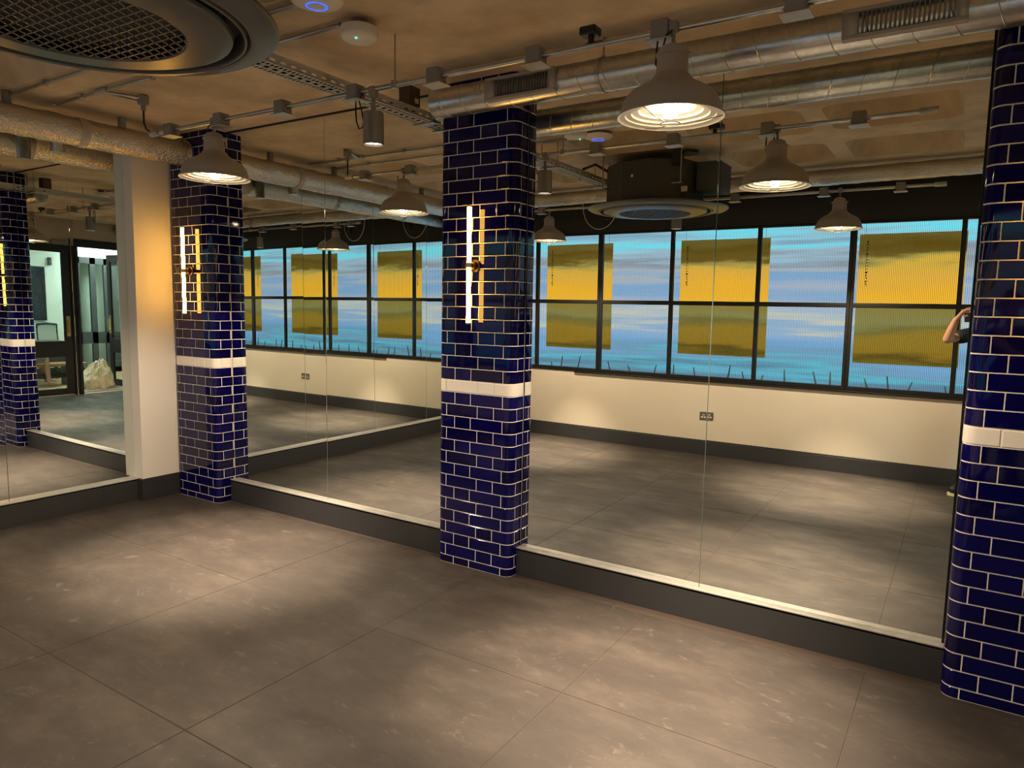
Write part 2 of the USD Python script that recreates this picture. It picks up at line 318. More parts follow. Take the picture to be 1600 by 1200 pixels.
for i in range(4): mirror((XL - 0.008, YS[i + 1], 0.168), (XL, YS[i], CEIL - 0.012), nm[i], 2)
part(wm, 'top_trim', MB().box((B1[0], -0.004, CEIL - 0.012), (B1[1], 0.010, CEIL)).box((B2[0], -0.004, CEIL - 0.012), (B2[1], 0.010, CEIL)), 'black_matte', 0)
part(struct('trim_1', 'thin dark trim along the top of the left wall mirrors', 'trim'), 'strip', MB().box((XL - 0.01, YB, CEIL - 0.012), (XL + 0.004, -0.385, CEIL)), 'black_matte', 0)

# skirtings below the mirrors, each with a pale metal ledge
def skirting(name, label, spans, axis, face, top, back, lip):
    s = struct(name, label, 'baseboard')
    a, l, r = MB(), MB(), MB()
    for (u0, u1) in spans:
        if axis == 'x':
            a.box((u0, face, -0.004), (u1, back + 0.01, top - 0.017), 0.002); r.box((u0, face + 0.008, top - 0.018), (u1, back + 0.01, top - 0.007)); l.box((u0, face - 0.004, top - 0.0075), (u1, back, top), 0.0012)
        else:
            a.box((back - 0.01, u0, -0.004), (face, u1, top - 0.017), 0.002); r.box((back - 0.01, u0, top - 0.018), (face - 0.008, u1, top - 0.007)); l.box((back, u0, top - 0.0075), (face + 0.004, u1, top), 0.0012)
    part(s, 'board', a, 'skirting_dark', 0); part(s, 'shadow_gap', r, 'black_matte', 0); part(s, 'ledge', l, 'aluminium', 0, label='pale metal ledge carrying the mirrors')
    return s
skirting('baseboard_mirror_far', 'charcoal skirting with metal ledge between the corner pillar and the middle pillar', [B1], 'x', -0.036, 0.172, 0.0, 0)
skirting('baseboard_mirror_near', 'charcoal skirting with metal ledge between the middle pillar and the near pillar', [B2, B3], 'x', -0.040, 0.163, 0.0, 0)
skirting('baseboard_left', 'charcoal skirting with metal ledge under the left wall mirrors', [(YB, -0.42)], 'y', XL + 0.055, 0.168, XL, 0)
bs = struct('baseboard_back', 'charcoal skirting along the cream wall under the windows', 'baseboard')
part(bs, 'board', MB().box((XL, YB, -0.004), (XR, YB + 0.025, 0.145), 0.003), 'skirting_dark', 0)
part(bs, 'moulding', MB().box((XL, YB, 0.145), (XR, YB + 0.014, 0.157), 0.003), 'skirting_dark', 0)

# white pier in the corner
pier = thing('corner_pier', 'white boxed pier lit orange in the corner beside the dark tiled pillar', 'pier', (-2.765, -0.2, 0))
part(pier, 'casing', MB().box((-0.055, -0.226, 0.166), (0.062, 0.20, CEIL), 0.003), 'pier_white', 0)
part(pier, 'plinth', MB().box((-0.055, -0.233, 0.0), (0.069, 0.20, 0.163), 0.002), 'skirting_dark', 0, label='charcoal plinth')

# ------------------------------------------------------------------ tiled pillars
def strip_tile(path, nrm, z0, z1, t=0.0022, b=0.0022):
    """glazed tile that follows a plan path (points, outward normals), proud of the grout by t with a bevelled rim"""
    path, nrm = np.asarray(path, float), np.asarray(nrm, float)
    d0 = (path[1] - path[0]); d0 /= np.linalg.norm(d0); d1 = (path[-1] - path[-2]); d1 /= np.linalg.norm(d1)
    cols = [path[0]] + [path[0] + d0 * b + nrm[0] * t] + [p + n * t for p, n in zip(path[1:-1], nrm[1:-1])] + [path[-1] - d1 * b + nrm[-1] * t] + [path[-1]]
    base = [path[0]] + [path[0] + d0 * b] + list(path[1:-1]) + [path[-1] - d1 * b] + [path[-1]]
    cols, base = np.array(cols), np.array(base); m = len(cols)
    zs = (z0, z0 + b, z1 - b, z1); v = []
    for r, z in enumerate(zs):
        for c in (base if r in (0, 3) else cols): v.append((c[0], c[1], z))
    f = []
    for r in range(3):
        for c in range(m - 1):
            i = r * m + c; f += [[i, i + 1, i + m + 1], [i, i + m + 1, i + m]]
    return np.array(v), np.array(f)
RAD = 0.045; G = 0.0027
A1, A2, A3, Bq = 0.0, 0.2213, 0.3343, 0.0601
XLe, XRe = -0.0624, 0.4566
def corner_path(side, front_x, depth):
    """plan path round the pillar's corner from the front joint (front_x) to depth behind the face; y=0 is the face"""
    pts, nr = [], []
    if side == 'r':
        cx = XRe - RAD; pts.append((front_x, 0)); nr.append((0, -1))
        for k in range(7):
            a = -math.pi / 2 + k * math.pi / 12; pts.append((cx + RAD * math.cos(a), RAD + RAD * math.sin(a))); nr.append((math.cos(a), math.sin(a)))
        pts.append((XRe, depth)); nr.append((1, 0))
        return pts, nr
    cx = XLe + RAD; pts.append((XLe, depth)); nr.append((-1, 0))
    for k in range(7):
        a = math.pi + k * math.pi / 12; pts.append((cx + RAD * math.cos(a), RAD + RAD * math.sin(a))); nr.append((math.cos(a), math.sin(a)))
    pts.append((front_x, 0)); nr.append((0, -1))
    return pts, nr
def pillar(x0, yf, even_is_b, label, white_from=0):
    t = thing('tiled_pillar', label, 'pillar', (x0, yf, 0)); D = -yf + 0.0
    core = [(XLe, D + 0.02), (XLe, RAD)] + [(XLe + RAD + RAD * math.cos(a), RAD + RAD * math.sin(a)) for a in np.linspace(math.pi, 1.5 * math.pi, 8)] + \
           [(XRe - RAD + RAD * math.cos(a), RAD + RAD * math.sin(a)) for a in np.linspace(1.5 * math.pi, 2 * math.pi, 8)] + [(XRe, RAD), (XRe, D + 0.02)]
    part(t, 'grout_core', MB().prism(core, 0, CEIL), 'grout', 35)
    for r in range(0, 41):
        top_line = -14 + r; z1 = Z0 + top_line * PITCH; z0 = z1 - PITCH
        z0, z1 = max(z0, 0.0), min(z1, CEIL)
        if z1 - z0 < 0.012: continue
        is_b = (top_line % 2 == 0) == even_is_b
        j = [Bq, Bq + 0.113, Bq + 0.113 + 0.2213] if is_b else [A1, A2, A3]
        za, zb = z0 + G, z1 - G
        white = top_line == 1
        def put(v):
            part(t, 'tile', v, MATS['tile_white'] if white else BLUE[rng.choice(3, p=[.5, .3, .2])], 25)
        # small tilt of each flat tile so that its glaze mirrors a slightly different patch of the room
        for a, b in ((j[0], j[1]), (j[1], j[2])):
            v, f = strip_tile([(a + G, 0), (b - G, 0)], [(0, -1)] * 2, za, zb)
            tl = rng.normal(0, 0.0016, 2); cx, cz = (a + b) / 2, (za + zb) / 2
            v[:, 1] += np.where(v[:, 1] < -1e-4, (v[:, 0] - cx) * tl[0] + (v[:, 2] - cz) * tl[1], 0)
            put((v, f))
        dl, dr = (0.0537, 0.14) if is_b else (0.14, 0.0537)       # side joint where the short leg turns the corner
        if is_b: dl, dr = 0.0537, 0.14
        else: dl, dr = 0.14, 0.0537
        for side, fx, d in (('l', j[0] - G, dl), ('r', j[2] + G, dr)):
            dd = min(d - G, D + 0.004)
            put(strip_tile(*corner_path(side, fx, dd), za, zb))
            if d < D - 0.01:
                xx, nn = (XLe, -1) if side == 'l' else (XRe, 1)
                pth = [(xx, D + 0.004), (xx, d + G)] if side == 'l' else [(xx, d + G), (xx, D + 0.004)]
                put(strip_tile(pth, [(nn, 0)] * 2, za, zb))
    return t
pillar(-2.6263, -0.1450, True, 'dark blue tiled pillar in the corner beside the white pier, farthest of the three')
pillar(0.0, -0.1147, True, 'dark blue tiled pillar in the middle between two mirror bays')
pillar(2.6349, -0.1402, False, 'dark blue tiled pillar at the right edge, nearest the camera')

# wall sconces: glowing glass tube held by a glass globe on a dark bracket
def sconce(x, yf, label):
    t = thing('wall_sconce', label, 'wall light', (x, yf, 1.765))
    part(t, 'tube', MB().tube([(0, -0.06, -0.318), (0, -0.06, 0.318)], 0.0135, 16), 'tube_glow', 40, label='glowing amber tube')
    part(t, 'end_cap', MB().cyl((0, -0.06, 0.318), (0, -0.06, 0.326), 0.0138), 'brass', 40); part(t, 'end_cap', MB().cyl((0, -0.06, -0.326), (0, -0.06, -0.318), 0.0138), 'brass', 40)
    g = trimesh.creation.icosphere(3, 0.041); g.apply_translation((0, -0.06, 0)); part(t, 'globe', MB().tm(g), 'globe_glass', 60, label='clear glass globe clasping the tube')
    part(t, 'bracket', MB().lathe([(0.0, 0), (0.036, 0), (0.036, 0.008), (0.027, 0.012), (0.024, 0.032), (0.019, 0.036), (0.0, 0.036)], n=32), 'bracket_bronze', 35)
    p = stage.GetPrimAtPath(str(t.GetPath()) + '/bracket'); UsdGeom.Xformable(p).AddRotateXOp().Set(90.0)
    part(t, 'clasp', MB().lathe([(0.0165, -0.012), (0.0185, -0.012), (0.0185, 0.012), (0.0165, 0.012)], (0, -0.06, 0), 24, True), 'brass', 35)
    return t
sconce(-2.432, -0.148, 'amber glass tube sconce on the corner tiled pillar')
sconce(0.197, -0.118, 'amber glass tube sconce on the middle tiled pillar')
sconce(2.832, -0.1432, 'amber glass tube sconce on the near tiled pillar')

# ------------------------------------------------------------------ window wall behind the camera
wb = struct('wall_back', 'cream wall with a black band above the fluted windows', 'wall')
part(wb, 'cream_dado', MB().box((XL - 0.1, YB - 0.12, -0.05), (XR + 0.1, YB, 0.795)), 'wall_cream', 0)
part(wb, 'black_band', MB().box((XL - 0.1, YB - 0.14, 2.392), (XR + 0.1, YB, CEIL)), 'wall_black', 0)
part(wb, 'cheek', MB().box((XL - 0.1, YB - 0.14, 0.7), (-2.80, YB, 2.4)).box((3.38, YB - 0.14, 0.7), (XR + 0.1, YB, 2.4)), 'wall_cream', 0)
part(wb, 'sill', MB().box((-1.335, YB - 0.02, 0.782), (3.40, YB + 0.022, 0.800), 0.003), 'frame_black', 0)
part(wb, 'sill', MB().box((-2.80, YB - 0.02, 0.796), (-1.335, YB + 0.010, 0.812), 0.003), 'frame_black', 0)
lb = struct('light_box', 'added glowing screen standing in for hazy daylight behind the fluted windows', 'backdrop')
part(lb, 'daylight_screen', MB().box((XL - 0.1, YB - 0.47, 0.72), (XR + 0.1, YB - 0.45, 2.46)), 'daylight_screen', 0)  # streaks seen through the flutes are painted into the glow of this screen
part(lb, 'lining', MB().box((XL - 0.1, YB - 0.45, 2.42), (XR + 0.1, YB - 0.10, 2.46)).box((XL - 0.1, YB - 0.45, 0.70), (XR + 0.1, YB - 0.10, 0.74)), 'office_white', 0)
stm, r5 = [], random.Random(11)
for k in range(26):
    x = XL + 0.2 + 0.24 * k + r5.uniform(-0.08, 0.08); h = r5.uniform(0.06, 0.15); d = r5.uniform(-0.05, 0.05)
    part(lb, 'stem', MB().tube([(x, YB - 0.36, 0.74), (x + d * 0.3, YB - 0.36, 0.80), (x + d, YB - 0.36, 0.80 + h)], (0.014, 0.011, 0.005), 6), 'smudge_grey', 40)  # dark rods added to imitate the shadow smudges low behind the panes
def corrugated(x0, x1, z0, z1, y):
    n = int((x1 - x0) / 0.015 * 4) + 1; xs = np.linspace(x0, x1, n); ys = y + 0.0007 * np.cos(2 * math.pi * xs / 0.015)
    v = np.vstack([np.c_[xs, ys, np.full(n, z0)], np.c_[xs, ys, np.full(n, z1)], np.c_[xs, np.full(n, y - 0.006), np.full(n, z0)], np.c_[xs, np.full(n, y - 0.006), np.full(n, z1)]])
    f = []
    for i in range(n - 1):
        f += [[i + 1, i, n + i], [i + 1, n + i, n + i + 1], [2 * n + i, 2 * n + i + 1, 3 * n + i], [2 * n + i + 1, 3 * n + i + 1, 3 * n + i]]
    return v, f
UN = [(1, [-2.78, -1.88, -1.02], 'fluted window nearest the mirrored left wall'), (2, [-1.02, -0.15, 0.72, 1.60], 'three-light fluted window in the middle of the window wall'), (3, [1.60, 2.50, 3.36], 'fluted window behind the photographer')]
for n, xs, lab in UN:
    w = struct('window_%d' % n, 'black steel ' + lab, 'window')
    y0, y1 = YB - 0.03, YB + 0.012; fr = MB()
    L, R_ = xs[0], xs[-1]
    for k, x in enumerate(xs):
        hw = 0.021
        if k == 0: part(w, 'mullion', MB().box((x, y0, 0.812), (x + 0.030, y1, 2.392), 0.003), 'frame_black', 0)
        elif k == len(xs) - 1: part(w, 'mullion', MB().box((x - 0.030, y0, 0.812), (x, y1, 2.392), 0.003), 'frame_black', 0)
        else: part(w, 'mullion', MB().box((x - hw, y0, 0.812), (x + hw, y1, 2.392), 0.003), 'frame_black', 0)
    part(w, 'transom', MB().box((L, y0, 1.592), (R_, y1 - 0.002, 1.636), 0.003), 'frame_black', 0)
    part(w, 'bottom_rail', MB().box((L, y0, 0.800), (R_, y1 - 0.001, 0.842), 0.003), 'frame_black', 0); part(w, 'top_rail', MB().box((L, y0, 2.376), (R_, y1 - 0.001, 2.394), 0.003), 'frame_black', 0)
    for k in range(len(xs) - 1):
        for z0, z1 in ((0.838, 1.596), (1.632, 2.38)):
            part(w, 'pane', corrugated(xs[k] + 0.015, xs[k + 1] - 0.015, z0, z1, YB - 0.010), 'fluted_glass', 40)
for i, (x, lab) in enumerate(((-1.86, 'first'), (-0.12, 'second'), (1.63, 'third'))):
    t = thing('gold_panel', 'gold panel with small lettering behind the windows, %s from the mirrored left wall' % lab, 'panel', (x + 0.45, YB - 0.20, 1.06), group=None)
    part(t, 'upper_sheet', MB().box((-0.45, -0.006, 0.557), (0.45, 0.0, 1.235)), 'gold_upper_painted_glow', 0); part(t, 'lower_sheet', MB().box((-0.45, -0.006, 0.0), (0.45, 0.0, 0.555)), 'gold_lower_painted_dim', 0, label='lower half with its dimmer reflection painted in darker olive')  # bright upper and dim lower reflection painted as two glowing colours
    part(t, 'hanging_wire', MB().cyl((-0.40, -0.003, 1.23), (-0.40, -0.003, 1.36), 0.0015, 6), 'guard_wire', 0); part(t, 'hanging_wire', MB().cyl((0.40, -0.003, 1.23), (0.40, -0.003, 1.36), 0.0015, 6), 'guard_wire', 0)
    ink = MB(); z = 1.17; r2 = random.Random(5)
    for k in range(15):                      # blurred, unreadable letters: only their strokes' places and sizes show
        h = r2.choice((0.016, 0.02, 0.024)); x1 = r2.uniform(0.018, 0.032)
        ink.box((-0.385, 0.0002, z - h * 0.25), (-0.385 + x1, 0.0012, z)); ink.box((-0.385 + r2.choice((0, 0.012)), 0.0002, z - h), (-0.385 + 0.005 + r2.choice((0, 0.014)), 0.0012, z)); z -= 0.029
    part(t, 'lettering', ink, 'ink', 0)
sk = thing('wall_socket', 'small metal socket plate low on the cream wall under the windows', 'socket', (0.273, YB, 0.418))
part(sk, 'plate', MB().box((-0.043, 0, -0.043), (0.043, 0.006, 0.043), 0.002), 'steel_plate', 0)
part(sk, 'socket_face', MB().box((-0.026, 0.006, -0.022), (-0.004, 0.009, -0.004), 0.001).box((0.004, 0.006, -0.022), (0.026, 0.009, -0.004), 0.001).box((-0.010, 0.006, 0.004), (-0.002, 0.010, 0.02), 0.001).box((0.004, 0.006, 0.004), (0.012, 0.010, 0.02), 0.001), 'white_plastic', 0)

# ------------------------------------------------------------------ right wall with glazed doors and the office beyond
wr = struct('wall_right', 'grey wall round the glazed double doors', 'wall')
part(wr, 'plaster', MB().box((XR, -1.42, -0.05), (XR + 0.12, 0.1, CEIL)).box((XR, YB - 0.2, -0.05), (XR + 0.12, -3.62, CEIL)).box((XR, -3.62, 2.485), (XR + 0.12, -2.38, CEIL)).box((XR, -2.38, 2.36), (XR + 0.12, -1.42, CEIL)), 'concrete_wall', 0)
d1 = struct('door_1', 'closed black framed door leaf with two glass panels', 'door')
part(d1, 'jamb', MB().box((XR - 0.015, -1.47, 0), (XR + 0.1, -1.42, 2.375), 0.003).box((XR - 0.015, -2.43, 0), (XR + 0.1, -2.375, 2.49), 0.003), 'frame_black', 0)
part(d1, 'head', MB().box((XR - 0.015, -2.38, 2.285), (XR + 0.1, -1.42, 2.375), 0.003), 'frame_black', 0)
dl = MB()
for (ya, yb, za, zb) in ((-2.375, -2.235, 0.01, 2.29), (-1.60, -1.47, 0.01, 2.29), (-2.235, -1.60, 2.26, 2.29), (-2.235, -1.60, 0.615, 0.865), (-2.235, -1.60, 0.01, 0.11)): dl.box((XR + 0.005, ya, za), (XR + 0.05, yb, zb), 0.002)
lf = part(d1, 'leaf', dl, 'frame_black', 0)
part(lf, 'pane', MB().box((XR + 0.025, -2.235, 0.865), (XR + 0.031, -1.60, 2.26)), 'door_glass', 0); part(lf, 'pane', MB().box((XR + 0.025, -2.235, 0.11), (XR + 0.031, -1.60, 0.615)), 'door_glass', 0)
part(lf, 'push_plate', MB().box((XR + 0.001, -2.335, 0.94), (XR + 0.006, -2.270, 1.262), 0.001), 'brass', 0, label='brass push plate')
part(lf, 'pull_handle', MB().tube([(XR - 0.0, -2.30, 1.00), (XR - 0.03, -2.30, 1.01), (XR - 0.03, -2.30, 1.19), (XR - 0.0, -2.30, 1.20)], 0.008, 10), 'brass', 40)
part(d1, 'door_closer', MB().box((XR - 0.05, -2.34, 2.375), (XR + 0.0, -2.06, 2.44), 0.004), 'box_grey', 0, label='grey door closer box')
d2 = struct('door_2', 'open black framed doorway with its glazed leaf swung into the office', 'door')
part(d2, 'head', MB().box((XR - 0.015, -3.62, 2.372), (XR + 0.1, -2.43, 2.488), 0.003), 'frame_black', 0); part(d2, 'jamb', MB().box((XR - 0.015, -3.62, 0), (XR + 0.1, -3.565, 2.38), 0.003), 'frame_black', 0)
ol = MB(); yl = -3.52
for (xa, xb, za, zb) in ((0.10, 0.22, 0.01, 2.33), (0.86, 0.98, 0.01, 2.33), (0.22, 0.86, 2.22, 2.33), (0.22, 0.86, 0.60, 0.85), (0.22, 0.86, 0.01, 0.12)): ol.box((XR + xa, yl, za), (XR + xb, yl + 0.045, zb), 0.002)
o2 = part(d2, 'leaf', ol, 'frame_black', 0)
part(o2, 'pane', MB().box((XR + 0.22, yl + 0.02, 0.85), (XR + 0.86, yl + 0.026, 2.22)).box((XR + 0.22, yl + 0.02, 0.12), (XR + 0.86, yl + 0.026, 0.60)), 'door_glass', 0)
part(o2, 'push_plate', MB().box((XR + 0.885, yl + 0.045, 0.94), (XR + 0.955, yl + 0.051, 1.26), 0.001), 'brass', 0, label='brass push plate')
part(o2, 'pull_handle', MB().tube([(XR + 0.92, yl + 0.05, 1.0), (XR + 0.92, yl + 0.09, 1.01), (XR + 0.92, yl + 0.09, 1.19), (XR + 0.92, yl + 0.05, 1.2)], 0.008, 10), 'aluminium', 40)

# the office past the doors
fo = struct('floor_office', 'pale wooden office floor past the doorway', 'floor')
part(fo, 'boards', MB().box((XR + 0.0, -5.6, -0.08), (7.6, 0.4, -0.001)), 'wood_floor', 0)
wo = struct('wall_office', 'white walls of the office past the doorway', 'wall')
part(wo, 'plaster', MB().box((7.1, -3.95, 0), (7.2, 0.4, 2.9)).box((XR + 0.12, 0.2, 0), (7.2, 0.3, 2.9)).box((XR + 0.12, -5.6, 0), (7.6, -5.5, 2.9)).box((7.1, -5.6, 2.36), (7.2, -3.95, 2.9)).box((7.5, -5.6, 0), (7.6, -3.9, 2.9)).box((XR + 0.02, -5.5, 0), (XR + 0.12, -4.1, 2.9)), 'office_white', 0)
part(wo, 'skirting', MB().box((7.08, -3.95, 0), (7.1, 0.3, 0.14)), 'skirting_dark', 0)
co = struct('ceiling_office', 'white office ceiling with bright panels', 'ceiling')
part(co, 'boards', MB().box((XR + 0.0, -5.6, 2.86), (7.6, 0.4, 2.95)), 'office_white', 0)
def office_light(x, y, label):
    t = thing('ceiling_light', label, 'ceiling light', (x, y, 2.86))
    part(t, 'diffuser', MB().box((-0.55, -0.28, -0.035), (0.55, 0.28, -0.02)), 'ceiling_panel', 0); part(t, 'frame', MB().box((-0.58, -0.31, -0.03), (0.58, 0.31, 0.0)), 'aluminium', 0)
office_light(5.2, -2.0, 'square bright ceiling light in the office over the seated person'); office_light(6.4, -4.6, 'square bright ceiling light in the office before the far door')
d3 = struct('door_3', 'grey framed glazed door at the far side of the office', 'door')
fb = MB()
for (ya, yb, za, zb) in ((-4.06, -3.95, 0, 2.4), (-4.44, -4.30, 0, 2.4), (-5.0, -4.64, 0, 2.4), (-5.0, -3.95, 2.27, 2.4), (-5.0, -3.95, 0.62, 0.86), (-5.0, -3.95, 0, 0.11)): fb.box((7.06, ya, za), (7.12, yb, zb), 0.002)
l3 = part(d3, 'leaf', fb, 'frame_grey', 0)
for ya, yb in ((-4.30, -4.06), (-4.64, -4.44)):
    for za, zb in ((0.86, 2.27), (0.11, 0.62)): part(l3, 'pane', MB().box((7.085, ya, za), (7.09, yb, zb)), 'door_glass', 0)
tv = thing('television', 'dark wall television on the white office wall', 'television', (7.06, -2.86, 1.63), group=None)
part(tv, 'screen', MB().box((-0.012, -0.52, -0.49), (-0.008, 0.52, 0.49)), 'screen_black', 0); part(tv, 'casing', MB().box((-0.009, -0.545, -0.53), (0.035, 0.545, 0.52), 0.006), 'black_plastic', 0)
tag(part(None, 'wall_box', MB().box((7.05, -3.57, 2.19), (7.10, -3.49, 2.34), 0.006), 'frame_grey', 0), 'small grey box high on the white office wall', 'box')
tb = thing('office_desk', 'dark office desk behind the closed glass door', 'desk', (6.02, -2.75, 0))
part(tb, 'top', MB().box((-0.4, -0.55, 0.70), (0.4, 0.75, 0.74), 0.004), 'frame_grey', 0)
for sx in (-0.36, 0.36):
    for sy in (-0.5, 0.7): part(tb, 'leg', MB().box((sx - 0.02, sy - 0.02, 0), (sx + 0.02, sy + 0.02, 0.70)), 'frame_grey', 0)
part(tb, 'modesty_panel', MB().box((-0.37, -0.5, 0.3), (-0.35, 0.7, 0.70)), 'frame_grey', 0)
ch = thing('office_chair', 'grey mesh backed office chair at the desk behind the closed door', 'chair', (7.02, -3.40, 0))
bk = []
for k in range(9):
    z = 0.62 + k * 0.05; bk.append((0.02 + 0.05 * math.sin(k / 8 * 2.2), z))
fm, ms = MB(), MB()
for sy in (-0.22, 0.22): fm.tube([(x, sy, z) for x, z in bk], 0.016, 8)
fm.tube([(bk[-1][0], -0.22, bk[-1][1]), (bk[-1][0] - 0.01, 0, bk[-1][1] + 0.02), (bk[-1][0], 0.22, bk[-1][1])], 0.016, 8); fm.tube([(bk[0][0], -0.22, bk[0][1]), (bk[0][0], 0.22, bk[0][1])], 0.016, 8)
for k in range(8): ms.box((bk[k][0] - 0.004, -0.21, bk[k][1]), (bk[k][0] + 0.004, 0.21, bk[k + 1][1] + 0.002))
part(ch, 'back_frame', fm, 'black_plastic', 40); part(ch, 'back_mesh', ms, 'chair_mesh', 30)
part(ch, 'seat', MB().box((-0.48, -0.24, 0.44), (0.0, 0.24, 0.50), 0.03), 'black_matte', 30); part(ch, 'stem', MB().cyl((-0.24, 0, 0.08), (-0.24, 0, 0.45), 0.025).tube([(-0.1, 0, 0.47), (0.03, 0, 0.5), (0.03, 0, 0.66)], 0.018, 8), 'black_plastic', 40)
for k in range(5):
    a = k * 2 * math.pi / 5; part(ch, 'foot', MB().tube([(-0.24, 0, 0.09), (-0.24 + 0.28 * math.cos(a), 0.28 * math.sin(a), 0.06)], 0.017, 8).cyl((-0.24 + 0.28 * math.cos(a), 0.28 * math.sin(a) - 0.012, 0.03), (-0.24 + 0.28 * math.cos(a), 0.28 * math.sin(a) + 0.012, 0.03), 0.03), 'black_plastic', 40)
bn = thing('low_bench', 'low orange wood bench under the seated person', 'bench', (5.35, -2.25, 0))
part(bn, 'seat', MB().box((-0.20, -0.95, 0.34), (0.20, 0.6, 0.39), 0.005), 'bench_wood', 0)
for sy in (-0.72, 0.52): part(bn, 'leg', MB().box((-0.18, sy - 0.03, 0), (0.18, sy + 0.03, 0.34), 0.003), 'frame_grey', 0)
part(bn, 'rail', MB().box((-0.02, -0.72, 0.12), (0.02, 0.52, 0.2)), 'skirting_dark', 0)
tag(part(None, 'door_mat', MB().box((3.93, -3.42, 0.0), (4.80, -2.50, 0.012), 0.003), 'mat_grey', 0), 'flat grey mat inside the open doorway', 'mat')
def sack():
    m = trimesh.creation.icosphere(5, 1.0); v = m.vertices.copy()
    r = np.linalg.norm(v[:, :2], axis=1)
    z = v[:, 2]; v[:, 2] = np.where(z > 0, z * (0.40 - 0.10 * v[:, 1]), z * 0.12)
    v[:, 0] *= 0.26; v[:, 1] *= 0.31
    a = np.arctan2(v[:, 1] / 0.31 + 0.15, v[:, 0] / 0.26)
    top = np.clip(z, 0, 1)
    n = meshkit.fbm(np.c_[np.cos(a) * 2.2, np.sin(a) * 2.2, z * 1.4] + 3.1); n2 = meshkit.fbm(m.vertices * 3.4 + 9)
    k = 1 + 0.20 * (np.asarray(n) - np.mean(n)) / (np.std(n) + 1e-9) * 0.22 + 0.035 * (np.asarray(n2) - np.mean(n2)) / (np.std(n2) + 1e-9) + 0.05 * np.sin(a * 11 + 4 * z) * top
    v *= k[:, None]; v[:, 2] = np.maximum(v[:, 2], -0.045); v[:, 2] -= v[:, 2].min()
    return v, m.faces
sc = thing('canvas_sack', 'cream crumpled canvas drawstring sack on the office floor in the open doorway', 'sack', (4.40, -3.00, 0.012))
part(sc, 'bag', sack(), 'canvas', 60); part(sc, 'drawstring', MB().tube([(-0.20, 0.05, 0.30), (-0.25, 0.04, 0.20), (-0.27, 0.07, 0.10), (-0.29, 0.05, 0.02)], 0.009, 8), 'canvas', 40)

# ------------------------------------------------------------------ ducts
def spiral_duct(t, x0, x1, y, z, r, pitch, seam=0.0022):
    n = 48
    mb = MB().tube([(x0, y, z), (x1, y, z)], r, n, caps=False); part(t, 'duct', mb, 'galvanised', 60)
    a = np.arange(0, (x1 - x0) / pitch * 2 * math.pi, 2 * math.pi / 28); p = np.c_[x0 + a / (2 * math.pi) * pitch, y + (r + 0.0002) * np.cos(a), z + (r + 0.0002) * np.sin(a)]
    part(t, 'spiral_seam', MB().tube(p, seam, 5), 'galvanised', 60)
t = thing('spiral_duct', 'galvanised spiral air duct running above the mirrors past the middle pillar', 'duct', (0, 0, 0))
spiral_duct(t, 0.062, XR, -0.302, 2.616, 0.0755, 0.135)
ec = MB().lathe([(0.0, 0), (0.070, 0), (0.0765, 0.004), (0.0765, 0.05), (0.0755, 0.052)], n=48); p = part(t, 'end_cap', ec, 'galvanised', 35)
X = UsdGeom.Xformable(p); X.AddTranslateOp().Set(Gf.Vec3d(0.058, -0.302, 2.616)); X.AddRotateYOp().Set(90.0)
def grille(parent, x0, x1, nf):
    lo, hi = 2.560, 2.668; y0, y1 = -0.392, -0.335
    f = MB(); w0 = 0.035 if x1 - x0 > 0.37 else 0.03
    f.box((x0, y0, lo), (x1, y1, lo + 0.014), 0.001).box((x0, y0, hi - 0.014), (x1, y1, hi), 0.001).box((x0, y0, lo + 0.014), (x0 + w0 + 0.02, y1, hi - 0.014)).box((x1 - w0, y0, lo + 0.014), (x1, y1, hi - 0.014))
    f.box((x0 - 0.006, y0 + 0.045, lo - 0.004), (x1 + 0.006, y1 + 0.02, hi + 0.004))
    g = part(parent, 'grille', f, 'vent_grey', 0, label='rectangular air grille')
    part(g, 'dark_back', MB().box((x0 + 0.03, y0 + 0.035, lo + 0.012), (x1 - 0.03, y0 + 0.044, hi - 0.012)), 'black_matte', 0)
    for k in range(nf):
        x = x0 + w0 + 0.03 + (x1 - x0 - 2 * w0 - 0.04) * k / (nf - 1)
        m = trimesh.creation.box((0.0022, 0.030, hi - lo - 0.026)); m.apply_transform(trimesh.transformations.rotation_matrix(0.35, (0, 0, 1))); m.apply_translation((x, y0 + 0.018, (lo + hi) / 2)); part(g, 'fin', MB().tm(m), 'vent_grey', 0)
grille(t, 0.437, 0.835, 20); grille(t, 2.075, 2.478, 20)
for x in (1.045, 3.0):
    part(t, 'hanger_band', MB().lathe([(0.0775, -0.011), (0.0785, -0.011), (0.0785, 0.011), (0.0775, 0.011)], n=40, closed=True), 'conduit_steel', 35)
    p = stage.GetPrimAtPath(str(t.GetPath()) + '/hanger_band' + ('' if x < 2 else '_001')); X = UsdGeom.Xformable(p); X.AddTranslateOp().Set(Gf.Vec3d(x, -0.302, 2.616)); X.AddRotateYOp().Set(90.0)
    part(t, 'hanger_rod', MB().cyl((x, -0.302, 2.69), (x, -0.302, CEIL), 0.005, 8).cyl((x, -0.302, 2.692), (x, -0.302, 2.704), 0.011, 8), 'conduit_steel', 35)

